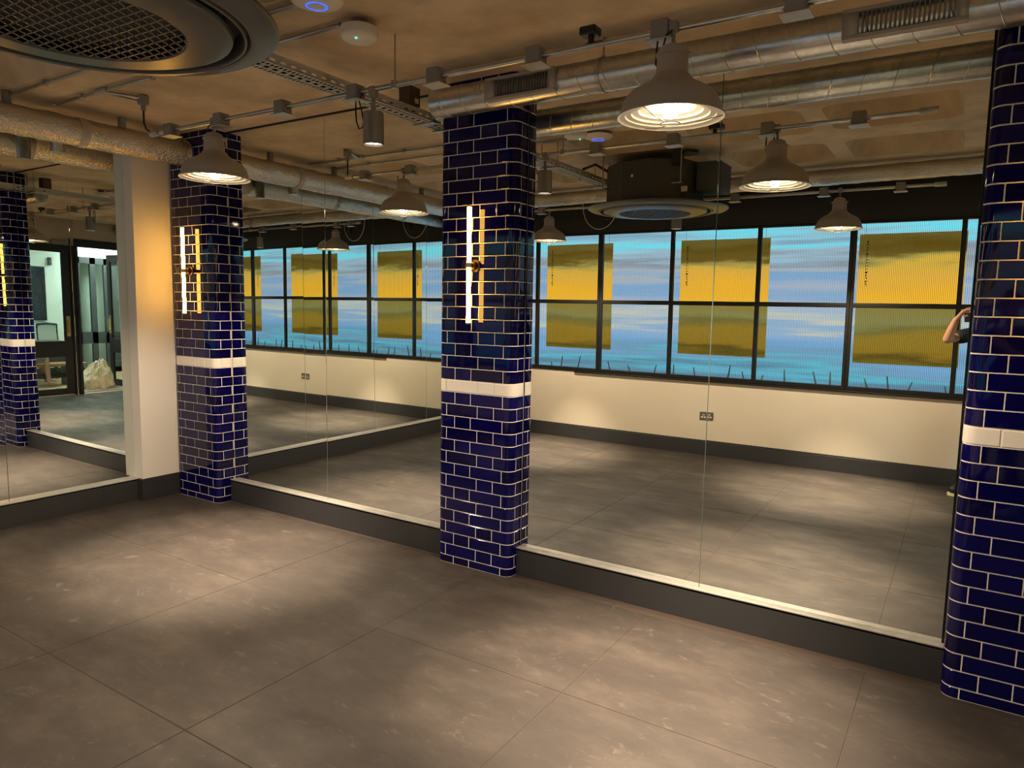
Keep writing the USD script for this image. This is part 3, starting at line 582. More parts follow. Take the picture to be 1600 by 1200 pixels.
def foil_tube(p0, p1, r, seed, amp=0.003):
    p0, p1 = np.array(p0, float), np.array(p1, float); L = np.linalg.norm(p1 - p0); ns, n = int(L / 0.022), 56
    ts = np.linspace(0, 1, ns); d = (p1 - p0) / L; a = np.cross(d, (0, 0, 1.0)); a /= np.linalg.norm(a); b = np.cross(d, a); ang = np.arange(n) * 2 * math.pi / n
    c = p0 + np.outer(ts, p1 - p0); q = (np.cos(ang)[:, None] * a + np.sin(ang)[:, None] * b)
    P = c[:, None] + q[None] * r
    nz = np.asarray(meshkit.fbm(P.reshape(-1, 3) * np.array([9, 9, 9]) + seed)).reshape(ns, n); nz = (nz - nz.mean()) / (nz.std() + 1e-9)
    nz2 = np.asarray(meshkit.fbm(P.reshape(-1, 3) * 26 + seed + 5)).reshape(ns, n); nz2 = (nz2 - nz2.mean()) / (nz2.std() + 1e-9)
    P = P + q[None] * (amp * 0.5 * nz + amp * 0.30 * nz2)[..., None]
    v = P.reshape(-1, 3); f = []
    for i in range(ns - 1):
        for j in range(n):
            k = (j + 1) % n; f += [[i * n + j, (i + 1) * n + k, i * n + k], [i * n + j, (i + 1) * n + j, (i + 1) * n + k]]
    return v, f
def ring_at(parent, name, c, r0, r1, w, axis, material):
    p = part(parent, name, MB().lathe([(r0, -w), (r1, -w), (r1, w), (r0, w)], n=48, closed=True), material, 35)
    X = UsdGeom.Xformable(p); X.AddTranslateOp().Set(Gf.Vec3d(*c)); (X.AddRotateXOp() if axis == 'y' else X.AddRotateYOp()).Set(90.0)
t = thing('foil_duct', 'crinkled foil wrapped air duct running to the corner tiled pillar', 'duct')
part(t, 'foil_wrap', foil_tube((-2.45, -0.150, 2.625), (-2.45, YB + 0.01, 2.625), 0.091, 1.7), 'foil', 50)
ring_at(t, 'flange', (-2.45, -0.156, 2.625), 0.09, 0.100, 0.006, 'y', 'galvanised')
for y in (-0.9, -2.0, -3.1): ring_at(t, 'tape_band', (-2.45, y, 2.625), 0.090, 0.0945, 0.025, 'y', 'aluminium')
for y in (-0.62, -1.32, -2.6): part(t, 'hanger_bracket', MB().box((-2.47, y - 0.02, 2.712), (-2.43, y + 0.02, CEIL), 0.003), 'box_grey', 0)
part(t, 'branch_pipe', MB().cyl((-2.585, -0.98, 2.50), (-2.585, -0.98, 2.70), 0.042, 28), 'galvanised', 40)
t = thing('foil_duct', 'crinkled foil wrapped air duct under the black band by the windows', 'duct')
part(t, 'foil_wrap', foil_tube((-2.34, -3.38, 2.69), (XR - 0.01, -3.18, 2.69), 0.068, 7.7), 'foil', 50)
for x in (-1.9, 0.55, 2.9): ring_at(t, 'tape_band', (x, -3.40 + (x - XL) / (XR - XL) * 0.22, 2.69), 0.067, 0.072, 0.03, 'x', 'aluminium')

# ------------------------------------------------------------------ conduits
def conduit(label, x0, x1, y, z, r, boxes, saddles=(), couplings=True):
    t = thing('steel_conduit', label, 'conduit', (0, 0, 0))
    part(t, 'pipe', MB().cyl((x0, y, z), (x1, y, z), r, 14), 'conduit_steel', 50)
    if couplings:
        for xa, xb in ((x0, x0 + 0.085), (x1 - 0.085, x1)): part(t, 'coupling', MB().cyl((xa, y, z), (xb, y, z), r + 0.006, 16), 'aluminium', 40)
    for x in boxes:
        b = part(t, 'junction_box', MB().box((x - 0.034, y - 0.034, z - 0.034), (x + 0.034, y + 0.034, z + 0.034), 0.004), 'box_grey', 0)
        part(b, 'cover_plate', MB().box((x - 0.05, y - 0.042, z - 0.040), (x + 0.05, y + 0.042, z - 0.034), 0.002), 'aluminium', 0)
    for x in saddles:
        part(t, 'hanger_rod', MB().cyl((x, y, z + r), (x, y, CEIL), 0.004, 8).box((x - 0.012, y - r - 0.004, z - r - 0.003), (x + 0.012, y + r + 0.004, z + r + 0.006), 0.002), 'conduit_steel', 30)
    return t
CY, CZ = -0.815, 2.558
conduit('steel conduit with grey boxes carrying the pendant lamps in front of the mirrors', -1.775, 2.36, CY, CZ, 0.0125, (-1.56, -1.08, -0.56, -0.03, 0.47, 0.99, 1.53, 2.0), (0.225,))
RY, RZ = -3.12, 2.55
conduit('steel conduit with grey boxes carrying the pendant lamps near the windows', -1.75, 2.36, RY, RZ, 0.0125, (-1.56, -1.30, -0.56, 0.14, 0.7, 1.46, 2.04), (0.45,))
conduit('thin steel conduit on the ceiling leading to the domed access point', -2.45, 0.13, -1.305, 2.766, 0.0105, (), (-2.0, -0.5), False)
t = conduit('thin steel conduit on the ceiling leading to the white detector', -2.45, 0.12, -1.055, 2.766, 0.0105, (), (-2.1, -1.35, -0.6), False)
part(t, 'tee', MB().cyl((-1.93, -1.055, 2.766), (-1.81, -1.055, 2.766), 0.016, 14), 'aluminium', 40)
part(t, 'branch', MB().cyl((-1.87, -1.055, 2.766), (-1.79, -0.86, 2.766), 0.0095, 12).cyl((-1.87, -1.03, 2.760), (-1.815, -0.875, 2.748), 0.006, 10), 'conduit_steel', 40)
part(t, 'branch_box', MB().box((-1.815, -0.875, 2.725), (-1.765, -0.825, CEIL - 0.003), 0.004).cyl((-1.79, -0.85, 2.69), (-1.79, -0.85, 2.73), 0.014, 14), 'box_grey', 30)
part(t, 'drop_cable', MB().tube([(-1.79, -0.85, 2.70), (-1.79, -0.85, 2.62), (-1.785, -0.84, 2.585), (-1.77, -0.815, 2.565)], 0.006, 8), 'black_plastic', 40)
tag(part(None, 'sensor', MB().box((1.205, -0.855, 2.590), (1.275, -0.795, 2.622), 0.005).cyl((1.24, -0.815, 2.568), (1.24, -0.815, 2.592), 0.012, 8), 'black_plastic', 30), 'small black sensor box beside the conduit between two lamps', 'sensor')

# perforated cable tray
def tray():
    t = thing('cable_tray', 'perforated steel cable tray running to the middle tiled pillar', 'cable tray', (-0.20, 0, 2.60))
    b = MB(); w = 0.058; y0, y1 = -2.46, -0.012
    for x in (-w, -w / 3, w / 3, w): b.box((x - 0.005, y0, -0.0012), (x + 0.005, y1, 0.0012))
    n = int((y1 - y0) / 0.024)
    for k in range(n + 1):
        y = y0 + (y1 - y0) * k / n; off = 0.006 if k % 2 else -0.006
        b.box((-w, y - 0.004, -0.0010), (-w / 3, y + 0.004, 0.0010)); b.box((w / 3, y - 0.004, -0.0010), (w, y + 0.004, 0.0010)); b.box((-w / 3, y - 0.004 + off, -0.0010), (w / 3, y + 0.004 + off, 0.0010))
    part(t, 'perforated_base', b, 'tray_zinc', 0)
    for sx in (-w, w):
        s = MB(); s.box((sx - 0.0012, y0, 0), (sx + 0.0012, y1, 0.013)).box((sx - 0.0012, y0, 0.022), (sx + 0.0012, y1, 0.042)).box((sx - 0.004, y0, 0.040), (sx + 0.004, y1, 0.044))
        for k in range(int((y1 - y0) / 0.06)): s.box((sx - 0.0012, y0 + 0.06 * k, 0.012), (sx + 0.0012, y0 + 0.06 * k + 0.03, 0.023))
        part(t, 'flange', s, 'tray_zinc', 0)
    for y in (-0.09, -1.37, -2.3): part(t, 'hanger_rod', MB().cyl((w + 0.012, y, -0.01), (w + 0.012, y, CEIL - 2.60), 0.004, 8).cyl((-w - 0.012, y, -0.01), (-w - 0.012, y, CEIL - 2.60), 0.004, 8).box((-w - 0.02, y - 0.012, -0.012), (w + 0.02, y + 0.012, -0.002)), 'conduit_steel', 30)
    for k, (dx, r) in enumerate(((-0.03, 0.006), (-0.012, 0.005), (0.02, 0.006))): part(t, 'cable', MB().tube([(dx, y0, 0.008), (dx + 0.005, -1.6, 0.008), (dx - 0.004, -0.8, 0.009), (dx, -0.05, 0.008)], r, 8), 'black_plastic', 40)
    c = MB(); c.box((-0.13, -1.36, -0.004), (-w, -1.30, 0.0)).box((-0.13, -1.362, 0), (-w, -1.358, 0.03)).box((-0.13, -1.302, 0), (-w, -1.298, 0.03))
    part(t, 'side_bracket', c, 'tray_zinc', 0)
tray()
bx = thing('driver_box', 'brown control box with a white label on the cable tray by the middle pillar', 'box', (-0.185, -0.24, 2.604))
part(bx, 'housing', MB().box((-0.042, -0.045, 0.045), (0.042, 0.045, 0.150), 0.004), 'brown_box', 0); part(bx, 'label_plate', MB().box((0.0425, -0.005, 0.062), (0.0432, 0.028, 0.088)), 'paper_label', 0)
part(bx, 'foot', MB().box((-0.03, -0.03, 0.0), (0.03, 0.03, 0.046)), 'brown_box', 0)

# access point and detector
ap = thing('access_point', 'white domed ceiling access point with a blue light ring', 'access point', (0.24, -1.30, 2.735))
part(ap, 'dome', MB().lathe([(0.0, 0.0), (0.04, 0.0005), (0.075, 0.006), (0.100, 0.016), (0.108, 0.026), (0.106, 0.032), (0.0, 0.034)], n=56), 'white_plastic', 50)
part(ap, 'light_ring', MB().lathe([(0.037, -0.0012), (0.044, -0.0009), (0.044, 0.0012), (0.037, 0.0010)], n=48, closed=True), 'led_blue', 40, label='glowing blue ring')
part(ap, 'mount', MB().cyl((0, 0, 0.033), (0, 0, CEIL - 2.735), 0.05, 24), 'white_plastic', 40)
sd = thing('emergency_light', 'white round ceiling detector with a tiny green light', 'detector', (0.20, -1.02, 2.695))
part(sd, 'body', MB().lathe([(0.0, 0.0), (0.06, 0.0), (0.078, 0.010), (0.084, 0.022), (0.084, 0.052), (0.080, 0.056), (0.0, 0.056)], n=56), 'white_plastic', 40)
part(sd, 'stem', MB().cyl((0, 0, 0.055), (0, 0, CEIL - 2.695), 0.035, 20), 'box_grey', 40); dd = np.array([0.45, -0.89]) * 0.045
part(sd, 'indicator', MB().tm(trimesh.creation.icosphere(2, 0.0055).apply_translation((dd[0], dd[1], -0.001))), 'led_green', 50, label='green indicator light')

# ------------------------------------------------------------------ pendant lamps
def spotlight(parent, z, watt, angle, color, radius, soft=0.35, name='beam'):
    l = UsdLux.SphereLight.Define(stage, str(parent.GetPath()) + '/' + name); l.CreateRadiusAttr(radius); l.CreateIntensityAttr(watt); l.CreateColorAttr(Gf.Vec3f(*color)); l.CreateNormalizeAttr(True)
    s = UsdLux.ShapingAPI.Apply(l.GetPrim()); s.CreateShapingConeAngleAttr(angle); s.CreateShapingConeSoftnessAttr(soft)
    l.AddTranslateOp().Set(Gf.Vec3d(0, 0, z))
def pendant(loc, label):
    """origin at the centre of the rim"""
    t = thing('pendant_lamp', label, 'pendant lamp', loc, group=None)
    outer = [(0.1925, 0.000), (0.1925, 0.006), (0.184, 0.010), (0.1815, 0.024), (0.174, 0.052), (0.162, 0.073), (0.147, 0.089), (0.116, 0.107), (0.090, 0.121), (0.070, 0.138), (0.063, 0.150), (0.0575, 0.154), (0.0560, 0.214), (0.0610, 0.216), (0.0610, 0.224), (0.0525, 0.226), (0.044, 0.248), (0.022, 0.258), (0.0, 0.259)]
    inner = [(0.034, 0.062), (0.060, 0.056), (0.062, 0.047), (0.088, 0.044), (0.090, 0.036), (0.115, 0.033), (0.117, 0.025), (0.140, 0.022), (0.142, 0.015), (0.163, 0.013), (0.165, 0.008), (0.182, 0.006), (0.190, 0.002), (0.1925, 0.000)]
    part(t, 'shade', MB().lathe(outer, n=64), 'lamp_grey', 35)
    part(t, 'reflector', MB().lathe([(0.0, 0.066)] + inner, n=64), 'enamel', 25, label='white stepped enamel inside of the shade')
    b = trimesh.creation.icosphere(3, 0.030); b.apply_translation((0, 0, 0.026)); part(t, 'bulb', MB().tm(b).cyl((0, 0, 0.04), (0, 0, 0.062), 0.02, 20), 'bulb_face', 60)
    g = MB()
    for k in range(3):
        a = math.radians(20 + 120 * k); p = [(0.188 * math.cos(a), 0.188 * math.sin(a), 0.004), (0.12 * math.cos(a), 0.12 * math.sin(a), -0.012), (0.05 * math.cos(a), 0.05 * math.sin(a), -0.020), (0.036 * math.cos(a), 0.036 * math.sin(a), -0.021)]; g.tube(p, 0.0016, 6)
    c = [(0.036 * math.cos(a), 0.036 * math.sin(a), -0.021) for a in np.linspace(0, 2 * math.pi, 25)]; g.tube(c, 0.0016, 6, caps=False)
    part(t, 'wire_guard', g, 'guard_wire', 50)
    for s in (-1, 1): part(t, 'thumbscrew', MB().cyl((s * 0.055, 0, 0.220), (s * 0.069, 0, 0.220), 0.004, 10), 'aluminium', 40)
    part(t, 'hook', MB().box((-0.015, -0.015, 0.300), (0.015, 0.015, 0.338), 0.003).tube([(0, 0, 0.255), (0, 0, 0.305)], 0.007, 10), 'box_grey', 30)
    part(t, 'cable', MB().tube([(-0.06, 0.0, 0.285), (-0.062, -0.004, 0.24), (-0.060, -0.012, 0.195), (-0.045, -0.02, 0.172), (-0.032, -0.025, 0.19), (-0.028, -0.025, 0.25), (-0.020, -0.02, 0.29), (0, -0.012, 0.305)], 0.0035, 8), 'black_plastic', 40)
    spotlight(t, -0.030, PENDANT_W, 28.0, WARM, 0.024, 1.0); spotlight(t, -0.030, SPILL_W, 66.0, WARM, 0.022, 0.45, 'spill')
    return t
P = pendant((-1.150, -0.815, 2.240), 'grey factory pendant lamp hanging in front of the corner tiled pillar')
copy_of(P, (1.581, -0.830, 2.240), 0.0, 'large grey pendant lamp hanging before the mirror right of the middle pillar', 'pendant lamp')
copy_of(P, (-1.230, -3.16, 2.235), 0.0, 'grey factory pendant lamp near the first gold panel, seen mirrored beside the middle pillar', 'pendant lamp')
copy_of(P, (1.590, -3.11, 2.235), 0.0, 'grey factory pendant lamp near the third gold panel, seen mirrored before the windows', 'pendant lamp')
def spot(loc, label):
    t = thing('ceiling_spot', label, 'spotlight', loc)
    part(t, 'cylinder', MB().lathe([(0.0, 0.150), (0.046, 0.150), (0.049, 0.146), (0.049, 0.0), (0.045, 0.0), (0.042, 0.012)], n=40), 'spot_silver', 35)
    part(t, 'lens', MB().lathe([(0.0, 0.010), (0.043, 0.010)], n=32), 'spot_face', 0, label='lit lens'); part(t, 'reflector_ring', MB().lathe([(0.043, 0.0105), (0.045, 0.002)], n=32), 'enamel', 0)
    part(t, 'stem', MB().cyl((0, 0, 0.15), (0, 0, 0.25), 0.011, 14).box((-0.018, -0.018, 0.215), (0.018, 0.018, 0.268), 0.003), 'box_grey', 30)
    part(t, 'cable', MB().tube([(-0.115, 0, 0.235), (-0.117, 0, 0.18), (-0.108, -0.005, 0.12), (-0.085, -0.01, 0.082), (-0.062, -0.01, 0.085), (-0.055, -0.01, 0.11), (-0.07, -0.006, 0.16), (-0.095, 0.0, 0.22), (-0.06, 0.0, 0.252), (-0.015, 0, 0.255)], 0.0035, 8), 'black_plastic', 40)
    spotlight(t, -0.004, SPOT_W, 30.0, WARM, 0.03)
    return t
S = spot((0.088, CY, 2.302), 'silver cylinder ceiling spot hanging from the conduit left of the middle pillar')
copy_of(S, (0.205, RY, 2.296), 0.0, 'silver cylinder ceiling spot near the windows, seen mirrored under the black cassette', 'spotlight')
for x, lab in ((-0.86, 'second gold panel'), (-2.0, 'first gold panel')):
    t = thing('black_spot', 'small black spotlight with a white cable loop near the top of the %s' % lab, 'spotlight', (x, -3.80, 2.66))
    part(t, 'cylinder', MB().tube([(0, 0, 0.0), (0.01, 0.0, -0.15)], 0.035, 20), 'black_plastic', 40); part(t, 'stem', MB().cyl((0, 0, 0), (0, 0, CEIL - 2.66), 0.01, 10), 'black_plastic', 40)
    a = np.linspace(0, math.pi, 18); part(t, 'cable_loop', MB().tube(np.c_[0.02 - 0.22 * np.cos(a) - 0.10, np.zeros(18), 0.08 - 0.33 * np.sin(a) ** 0.8], 0.005, 8), 'white_cable', 40)

# ------------------------------------------------------------------ round ceiling cassette
def cassette():
    t = thing('ceiling_cassette', 'large round black air conditioning cassette with a diamond mesh grille', 'air conditioner', (0.31, -2.28, 2.345))
    part(t, 'body', MB().lathe([(0.0, 0.36), (0.40, 0.36), (0.415, 0.345), (0.415, 0.06), (0.44, 0.05)], n=10), 'cassette_black', 10)
    part(t, 'outer_flange', MB().lathe([(0.470, 0.034), (0.474, 0.010), (0.482, 0.0), (0.50, -0.001), (0.55, 0.012), (0.565, 0.022), (0.565, 0.030), (0.54, 0.034), (0.44, 0.055), (0.43, 0.055)], n=96), 'cassette_black', 30)
    part(t, 'air_slot', MB().lathe([(0.405, 0.05), (0.472, 0.05)], n=96), 'black_matte', 0)
    part(t, 'inner_ring', MB().lathe([(0.474, 0.010), (0.470, -0.002), (0.464, -0.004), (0.460, 0.002), (0.452, 0.045)], n=96), 'cassette_black', 30)
    part(t, 'centre_disc', MB().lathe([(0.292, -0.012), (0.300, -0.0185), (0.40, -0.013), (0.428, -0.004), (0.432, 0.006), (0.405, 0.05)], n=96), 'cassette_black', 30)
    part(t, 'dark_backing', MB().lathe([(0.0, 0.02), (0.33, 0.02)], n=64), 'black_matte', 0)
    # expanded metal: flattened diamonds, 44 x 24 mm
    g = MB(); Rg = 0.300; px, py = 0.064, 0.038; ln = math.hypot(px, py); L0 = math.atan2(0.49, -0.87)
    step = px * py / ln
    for sg_ in (-1, 1):
        an = L0 + sg_ * math.atan2(py, px); dx, dy = math.cos(an), math.sin(an); nx, ny = -dy, dx; k = int(Rg / step) + 1
        for i in range(-k, k + 1):
            o = i * step
            if abs(o) >= Rg - 0.004: continue
            h = math.sqrt(Rg * Rg - o * o); a, b = np.array([nx * o - dx * h, ny * o - dy * h]), np.array([nx * o + dx * h, ny * o + dy * h]); w = np.array([nx, ny]) * 0.0026
            q = [(*(a - w), -0.0165), (*(a + w), -0.0165), (*(b + w), -0.0165), (*(b - w), -0.0165)]; q2 = [(x, y, z + 0.003) for x, y, z in q]
            g.add(q + q2, [[0, 1, 2], [0, 2, 3], [4, 6, 5], [4, 7, 6], [0, 4, 5], [0, 5, 1], [1, 5, 6], [1, 6, 2], [2, 6, 7], [2, 7, 3], [3, 7, 4], [3, 4, 0]])
    tag(part(t, 'mesh_grille', g, 'cassette_black', 0), kind='stuff')
    part(t, 'side_box', MB().box((0.40, -0.12, 0.12), (0.56, 0.16, 0.34), 0.006), 'frame_grey', 0); part(t, 'label_plate', MB().box((0.33, 0.30, 0.10), (0.38, 0.306, 0.14)), 'paper_label', 0)
    part(t, 'rating_sticker', MB().box((-0.05, 0.408, 0.22), (-0.03, 0.412, 0.24)), 'paper_label', 0)
    for a in range(4):
        q = math.radians(45 + 90 * a); x, y = 0.47 * math.cos(q), 0.47 * math.sin(q); part(t, 'hanger_rod', MB().cyl((x, y, 0.16), (x, y, CEIL - 2.345), 0.0055, 8).box((x * 0.86 - 0.02, y * 0.86 - 0.02, 0.16), (x + 0.012, y + 0.012, 0.17)), 'conduit_steel', 30)
    part(t, 'flex_cable', MB().tube([(-0.30, 0.30, 0.30), (-0.40, 0.34, 0.36), (-0.50, 0.36, 0.33), (-0.54, 0.36, 0.25)], 0.011, 10), 'black_plastic', 40)
    part(t, 'drain_pump', MB().box((0.26, 0.26, 0.30), (0.33, 0.33, 0.42), 0.004).tube([(0.30, 0.30, 0.38), (0.36, 0.30, 0.41), (0.44, 0.26, 0.40)], 0.012, 8), 'black_plastic', 30)
cassette()

# ------------------------------------------------------------------ people
def blob(bones, edge=0.02, it=8):
    ms = []
    for p0, r0, p1, r1 in bones:
        a = manifold3d.Manifold.sphere(r0, 16).translate(tuple(map(float, p0))); b = manifold3d.Manifold.sphere(r1, 16).translate(tuple(map(float, p1)))
        ms.append(manifold3d.Manifold.batch_hull([a, b]))
    m = manifold3d.Manifold.batch_boolean(ms, manifold3d.OpType.Add).refine_to_length(edge)
    q = m.to_mesh(); tm = trimesh.Trimesh(np.array(q.vert_properties)[:, :3], np.array(q.tri_verts), process=True)
    trimesh.smoothing.filter_taubin(tm, lamb=0.5, nu=0.52, iterations=it)
    return MB().tm(tm)
def V(*a): return np.array(a, float)
def hand_bones(w, fwd, up, side, s=1.0, curl=0.6):
    """palm + four bent fingers + thumb; w wrist, fwd towards the fingertips, up = back of the hand, side = towards the thumb"""
    fwd, up, side = [x / np.linalg.norm(x) for x in (fwd, up, side)]; B = []
    k = w + fwd * 0.085 * s
    B += [(w, 0.022 * s, k + side * 0.026 * s, 0.014 * s), (w, 0.022 * s, k - side * 0.028 * s, 0.013 * s), (k + side * 0.026 * s, 0.014 * s, k - side * 0.028 * s, 0.013 * s)]
    for i, L in enumerate((0.072, 0.080, 0.074, 0.058)):
        b = k + side * (0.027 - 0.0185 * i) * s; d = fwd; p = b
        for j, fr in enumerate((0.45, 0.32, 0.23)):
            ang = curl * (0.5 + 0.6 * j); dd = fwd * math.cos(ang) - up * math.sin(ang); q = p + dd * L * fr * s; B.append((p, (0.0095 - 0.0010 * j) * s, q, (0.0090 - 0.0010 * j) * s)); p = q
    p = w + fwd * 0.025 * s + side * 0.02 * s
    for dd, L in ((side * 0.8 + fwd * 0.6 - up * 0.2, 0.042), (side * 0.35 + fwd * 0.9 - up * 0.35, 0.034), (fwd * 0.95 - up * 0.45, 0.026)):
        q = p + dd / np.linalg.norm(dd) * L * s; B.append((p, 0.012 * s, q, 0.0098 * s)); p = q
    return B
def head_parts(parent, c, f, skin='skin', hair='hair_dark', s=1.0):
    """c head centre, f facing (unit, horizontal)"""
    f = f / np.linalg.norm(f); r = np.cross(f, (0, 0, 1.0)); u = V(0, 0, 1)
    g = lambda a, b, d: c + (f * a + r * b + u * d) * s
    B = [(g(0, 0, 0.03), 0.078 * s, g(0.005, 0, 0.05), 0.080 * s), (g(0.025, 0, -0.02), 0.062 * s, g(0.045, 0, -0.075), 0.034 * s), (g(0, 0, 0), 0.074 * s, g(0.03, 0, -0.04), 0.056 * s),
         (g(0.080, 0, 0.012), 0.010 * s, g(0.100, 0, -0.022), 0.013 * s), (g(0.070, -0.018, -0.055), 0.009 * s, g(0.070, 0.018, -0.055), 0.009 * s)]
    for e in (-1, 1): B += [(g(-0.005, e * 0.076, 0.01), 0.014 * s, g(-0.01, e * 0.079, -0.02), 0.010 * s), (g(0.066, e * 0.032, 0.030), 0.013 * s, g(0.070, e * 0.02, 0.034), 0.011 * s)]
    m = trimesh.creation.icosphere(4, 0.098 * s); v = m.vertices; w = (v @ f)
    keep = (v[:, 2] > 0.015 * s + w * 0.65) ; fc = m.faces[keep[m.faces].all(1)]
    hv = v + c + u * 0.042 * s - f * 0.012 * s
    hm = trimesh.Trimesh(hv, fc); hi_ = trimesh.Trimesh(c + u * 0.042 * s - f * 0.012 * s + v * 0.93, fc[:, ::-1])
    part(parent, 'hair', MB().tm(hm).tm(hi_), hair, 50)
    for e in (-1, 1):
        y = trimesh.creation.icosphere(2, 0.0095 * s); y.apply_translation(g(0.075, e * 0.031, 0.012)); part(parent, 'eye', MB().tm(y), 'black_plastic', 50)
    return B
# the photographer, between the camera and the windows; a sleeve, forearm and shoe show in the mirror
ph = thing('person', 'person in black holding up a phone, elbow mirrored beside the near pillar', 'person', (0, 0, 0))
F = V(-0.54, 0.84, 0); R = V(0.84, 0.54, 0); H0 = V(2.835, -3.700, 0.93)
at = lambda a, b, z: V(H0[0] + F[0] * a + R[0] * b, H0[1] + F[1] * a + R[1] * b, z)
SL, SR = at(0.0, -0.195, 1.395), at(0.02, 0.185, 1.405)
EL, WL = V(2.440, -3.520, 1.338), V(2.492, -3.478, 1.500)
ER, WR = V(2.90, -3.44, 1.25), V(2.665, -3.455, 1.475)
hd = at(0.05, 0.0, 1.615)
skinb = [(SL, 0.040, EL, 0.034), (EL, 0.036, (EL + WL) / 2, 0.035), ((EL + WL) / 2, 0.035, WL, 0.025), (SR, 0.040, ER, 0.034), (ER, 0.036, WR, 0.025), (at(0, 0, 1.36), 0.07, at(0.02, 0, 1.49), 0.052), (at(0.02, 0, 1.49), 0.052, hd - V(0, 0, 0.04), 0.055),
         (SL, 0.045, at(0, 0, 1.38), 0.06), (SR, 0.045, at(0, 0, 1.38), 0.06)]
skinb += hand_bones(WL, V(0.36, 0.12, 0.55), V(-0.8, -0.2, 0.5), V(0.1, -0.95, 0.2), curl=0.7) + hand_bones(WR, V(-0.40, 0.05, 0.45), V(0.6, -0.1, 0.7), V(0.0, -0.9, 0.3), curl=0.8)
skinb += head_parts(ph, hd, F)
part(ph, 'body', blob(skinb, 0.008, 6), 'skin', 60)
mid = lambda t, a, b: a + (b - a) * t
part(ph, 'shirt', blob([(SL, 0.060, mid(0.60, SL, EL), 0.060), (SR, 0.060, mid(0.62, SR, ER), 0.056), (SL, 0.060, SR, 0.060), (at(0, -0.12, 1.33), 0.105, at(0, 0.11, 1.33), 0.105), (at(0, -0.12, 1.33), 0.105, at(0, -0.07, 1.08), 0.10), (at(0, 0.11, 1.33), 0.105, at(0, 0.07, 1.08), 0.10), (at(0, -0.08, 1.08), 0.10, at(0, 0.08, 1.08), 0.10),
    (at(0, -0.08, 1.08), 0.105, at(0, -0.09, 0.88), 0.112), (at(0, 0.08, 1.08), 0.105, at(0, 0.09, 0.88), 0.112), (at(0, -0.09, 0.88), 0.112, at(0, 0.09, 0.88), 0.112)], 0.025, 8), 'shirt_black', 60)
FL, FR = V(2.660, -3.790, 0.07), V(2.93, -3.62, 0.07)
part(ph, 'trousers', blob([(at(0, -0.09, 0.90), 0.105, at(0, 0.09, 0.90), 0.105), (at(0, -0.09, 0.88), 0.10, V(2.715, -3.76, 0.48), 0.066), (V(2.715, -3.76, 0.48), 0.066, FL + V(0, 0, 0.02), 0.050), (at(0, 0.09, 0.88), 0.10, V(2.90, -3.62, 0.48), 0.066), (V(2.90, -3.62, 0.48), 0.066, FR + V(0, 0, 0.02), 0.050)], 0.025, 8), 'trouser_black', 60)
for c in (FL, FR):
    toe = c + F * 0.17; sh = part(ph, 'shoe', blob([(c - F * 0.04 + V(0, 0, -0.005), 0.044, c + F * 0.06 - V(0, 0, .01), 0.046), (c + F * 0.06 - V(0, 0, .01), 0.046, toe - V(0, 0, 0.022), 0.036)], 0.015, 5), 'shoe_black', 60)
    import shapely.geometry as sg
    ln = sg.LineString([(c - F * 0.045)[:2], (c + F * 0.06)[:2], toe[:2]]).buffer(0.043); m = trimesh.creation.extrude_polygon(ln, 0.022); part(sh, 'sole', MB().tm(m), 'shoe_sole', 30, label='pale sole edge')
pc = CAM - FWD * 0.016 + RIGHT * 0.055 - UP * 0.020
ph2 = thing('phone', 'dark phone held up by the photographer', 'phone', tuple(pc))
hx, hy, hz = RIGHT * 0.075, UP * 0.037, FWD * 0.004
pv = [sx * hx + sy * hy + sz * hz for sx in (-1, 1) for sy in (-1, 1) for sz in (-1, 1)]
part(ph2, 'case', MB().tm(trimesh.convex.convex_hull(np.array(pv))), 'phone_body', 0)
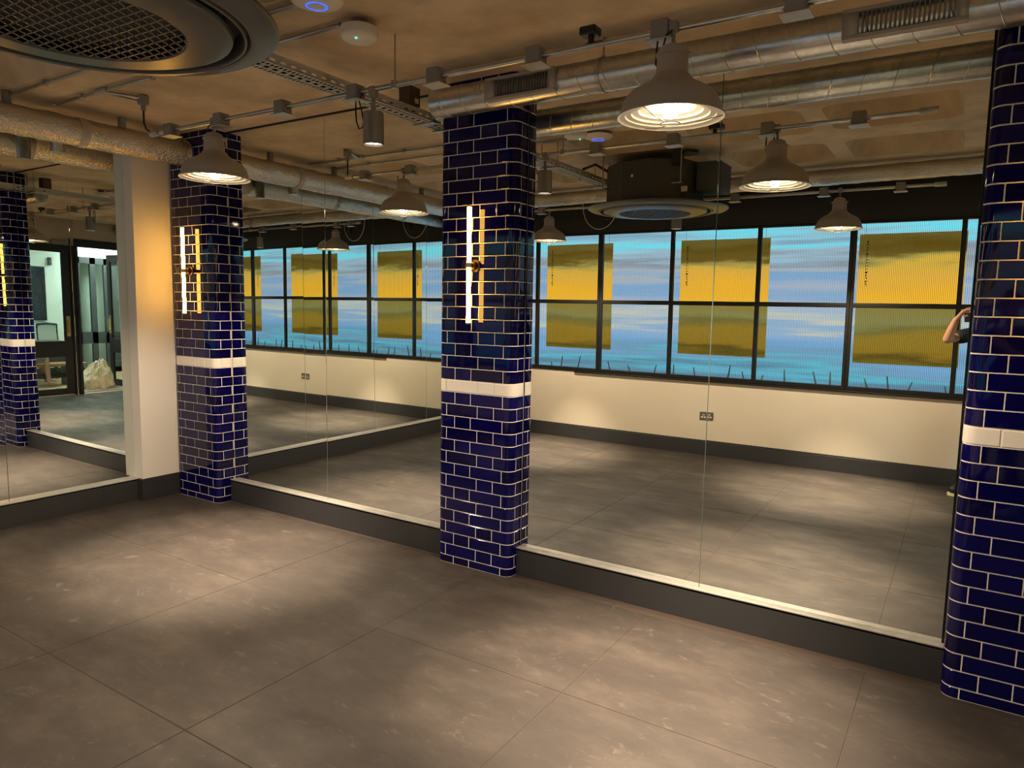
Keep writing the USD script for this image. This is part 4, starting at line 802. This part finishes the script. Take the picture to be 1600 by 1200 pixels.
# someone sitting on the low bench in the office: only a leg shows through the closed door's lower pane
sp = thing('person', 'person in blue shorts sitting on the low bench in the office', 'person')
o = V(5.30, -2.08, 0.39); q = lambda x, y, z: o + V(x, y, z)
K1, K2, A1_, A2_ = q(-0.16, -0.40, 0.11), q(0.12, -0.38, 0.12), q(-0.26, -0.40, -0.31), q(0.14, -0.52, -0.31)
hb = head_parts(sp, q(0.0, -0.05, 0.80), V(-0.3, -1, 0))
part(sp, 'body', blob([(q(0, 0, 0.14), 0.12, q(0, -0.02, 0.44), 0.115), (q(-0.17, -0.02, 0.52), 0.055, q(0.17, -0.02, 0.52), 0.055), (q(0, 0, 0.5), 0.06, q(0, -0.04, 0.70), 0.055), (q(-0.09, 0.0, 0.09), 0.09, K1, 0.062), (K1, 0.060, A1_, 0.036), (q(0.09, 0, 0.09), 0.09, K2, 0.062), (K2, 0.060, A2_, 0.036),
    (A1_, 0.036, A1_ + V(-0.03, -0.17, -0.045), 0.026), (A2_, 0.036, A2_ + V(-0.02, -0.17, -0.045), 0.026), (q(-0.18, -0.02, 0.5), 0.045, q(-0.24, -0.15, 0.28), 0.038), (q(-0.24, -0.15, 0.28), 0.038, K1 + V(0, 0.03, 0.085), 0.028), (q(0.18, -0.02, 0.5), 0.045, q(0.24, -0.15, 0.28), 0.038), (q(0.24, -0.15, 0.28), 0.038, K2 + V(0, 0.03, 0.085), 0.028)]
    + hand_bones(K1 + V(0, 0.03, 0.085), V(0.1, -1, -0.3), V(0, -0.3, 1), V(1, 0, 0), curl=0.4) + hand_bones(K2 + V(0, 0.03, 0.085), V(-0.1, -1, -0.3), V(0, -0.3, 1), V(-1, 0, 0), curl=0.4) + hb, 0.014, 6), 'skin', 60)
part(sp, 'shorts', blob([(q(0, 0, 0.13), 0.135, q(0, 0, 0.22), 0.128), (q(-0.09, 0.0, 0.10), 0.105, mid(0.85, q(-0.09, 0, 0.09), K1), 0.080), (q(0.09, 0.0, 0.10), 0.105, mid(0.85, q(0.09, 0, 0.09), K2), 0.080)], 0.03, 6), 'denim', 60)
part(sp, 'top', blob([(q(0, 0, 0.22), 0.130, q(0, -0.02, 0.44), 0.130), (q(-0.17, -0.02, 0.52), 0.065, q(0.17, -0.02, 0.52), 0.065)], 0.03, 6), 'shirt_black', 60)
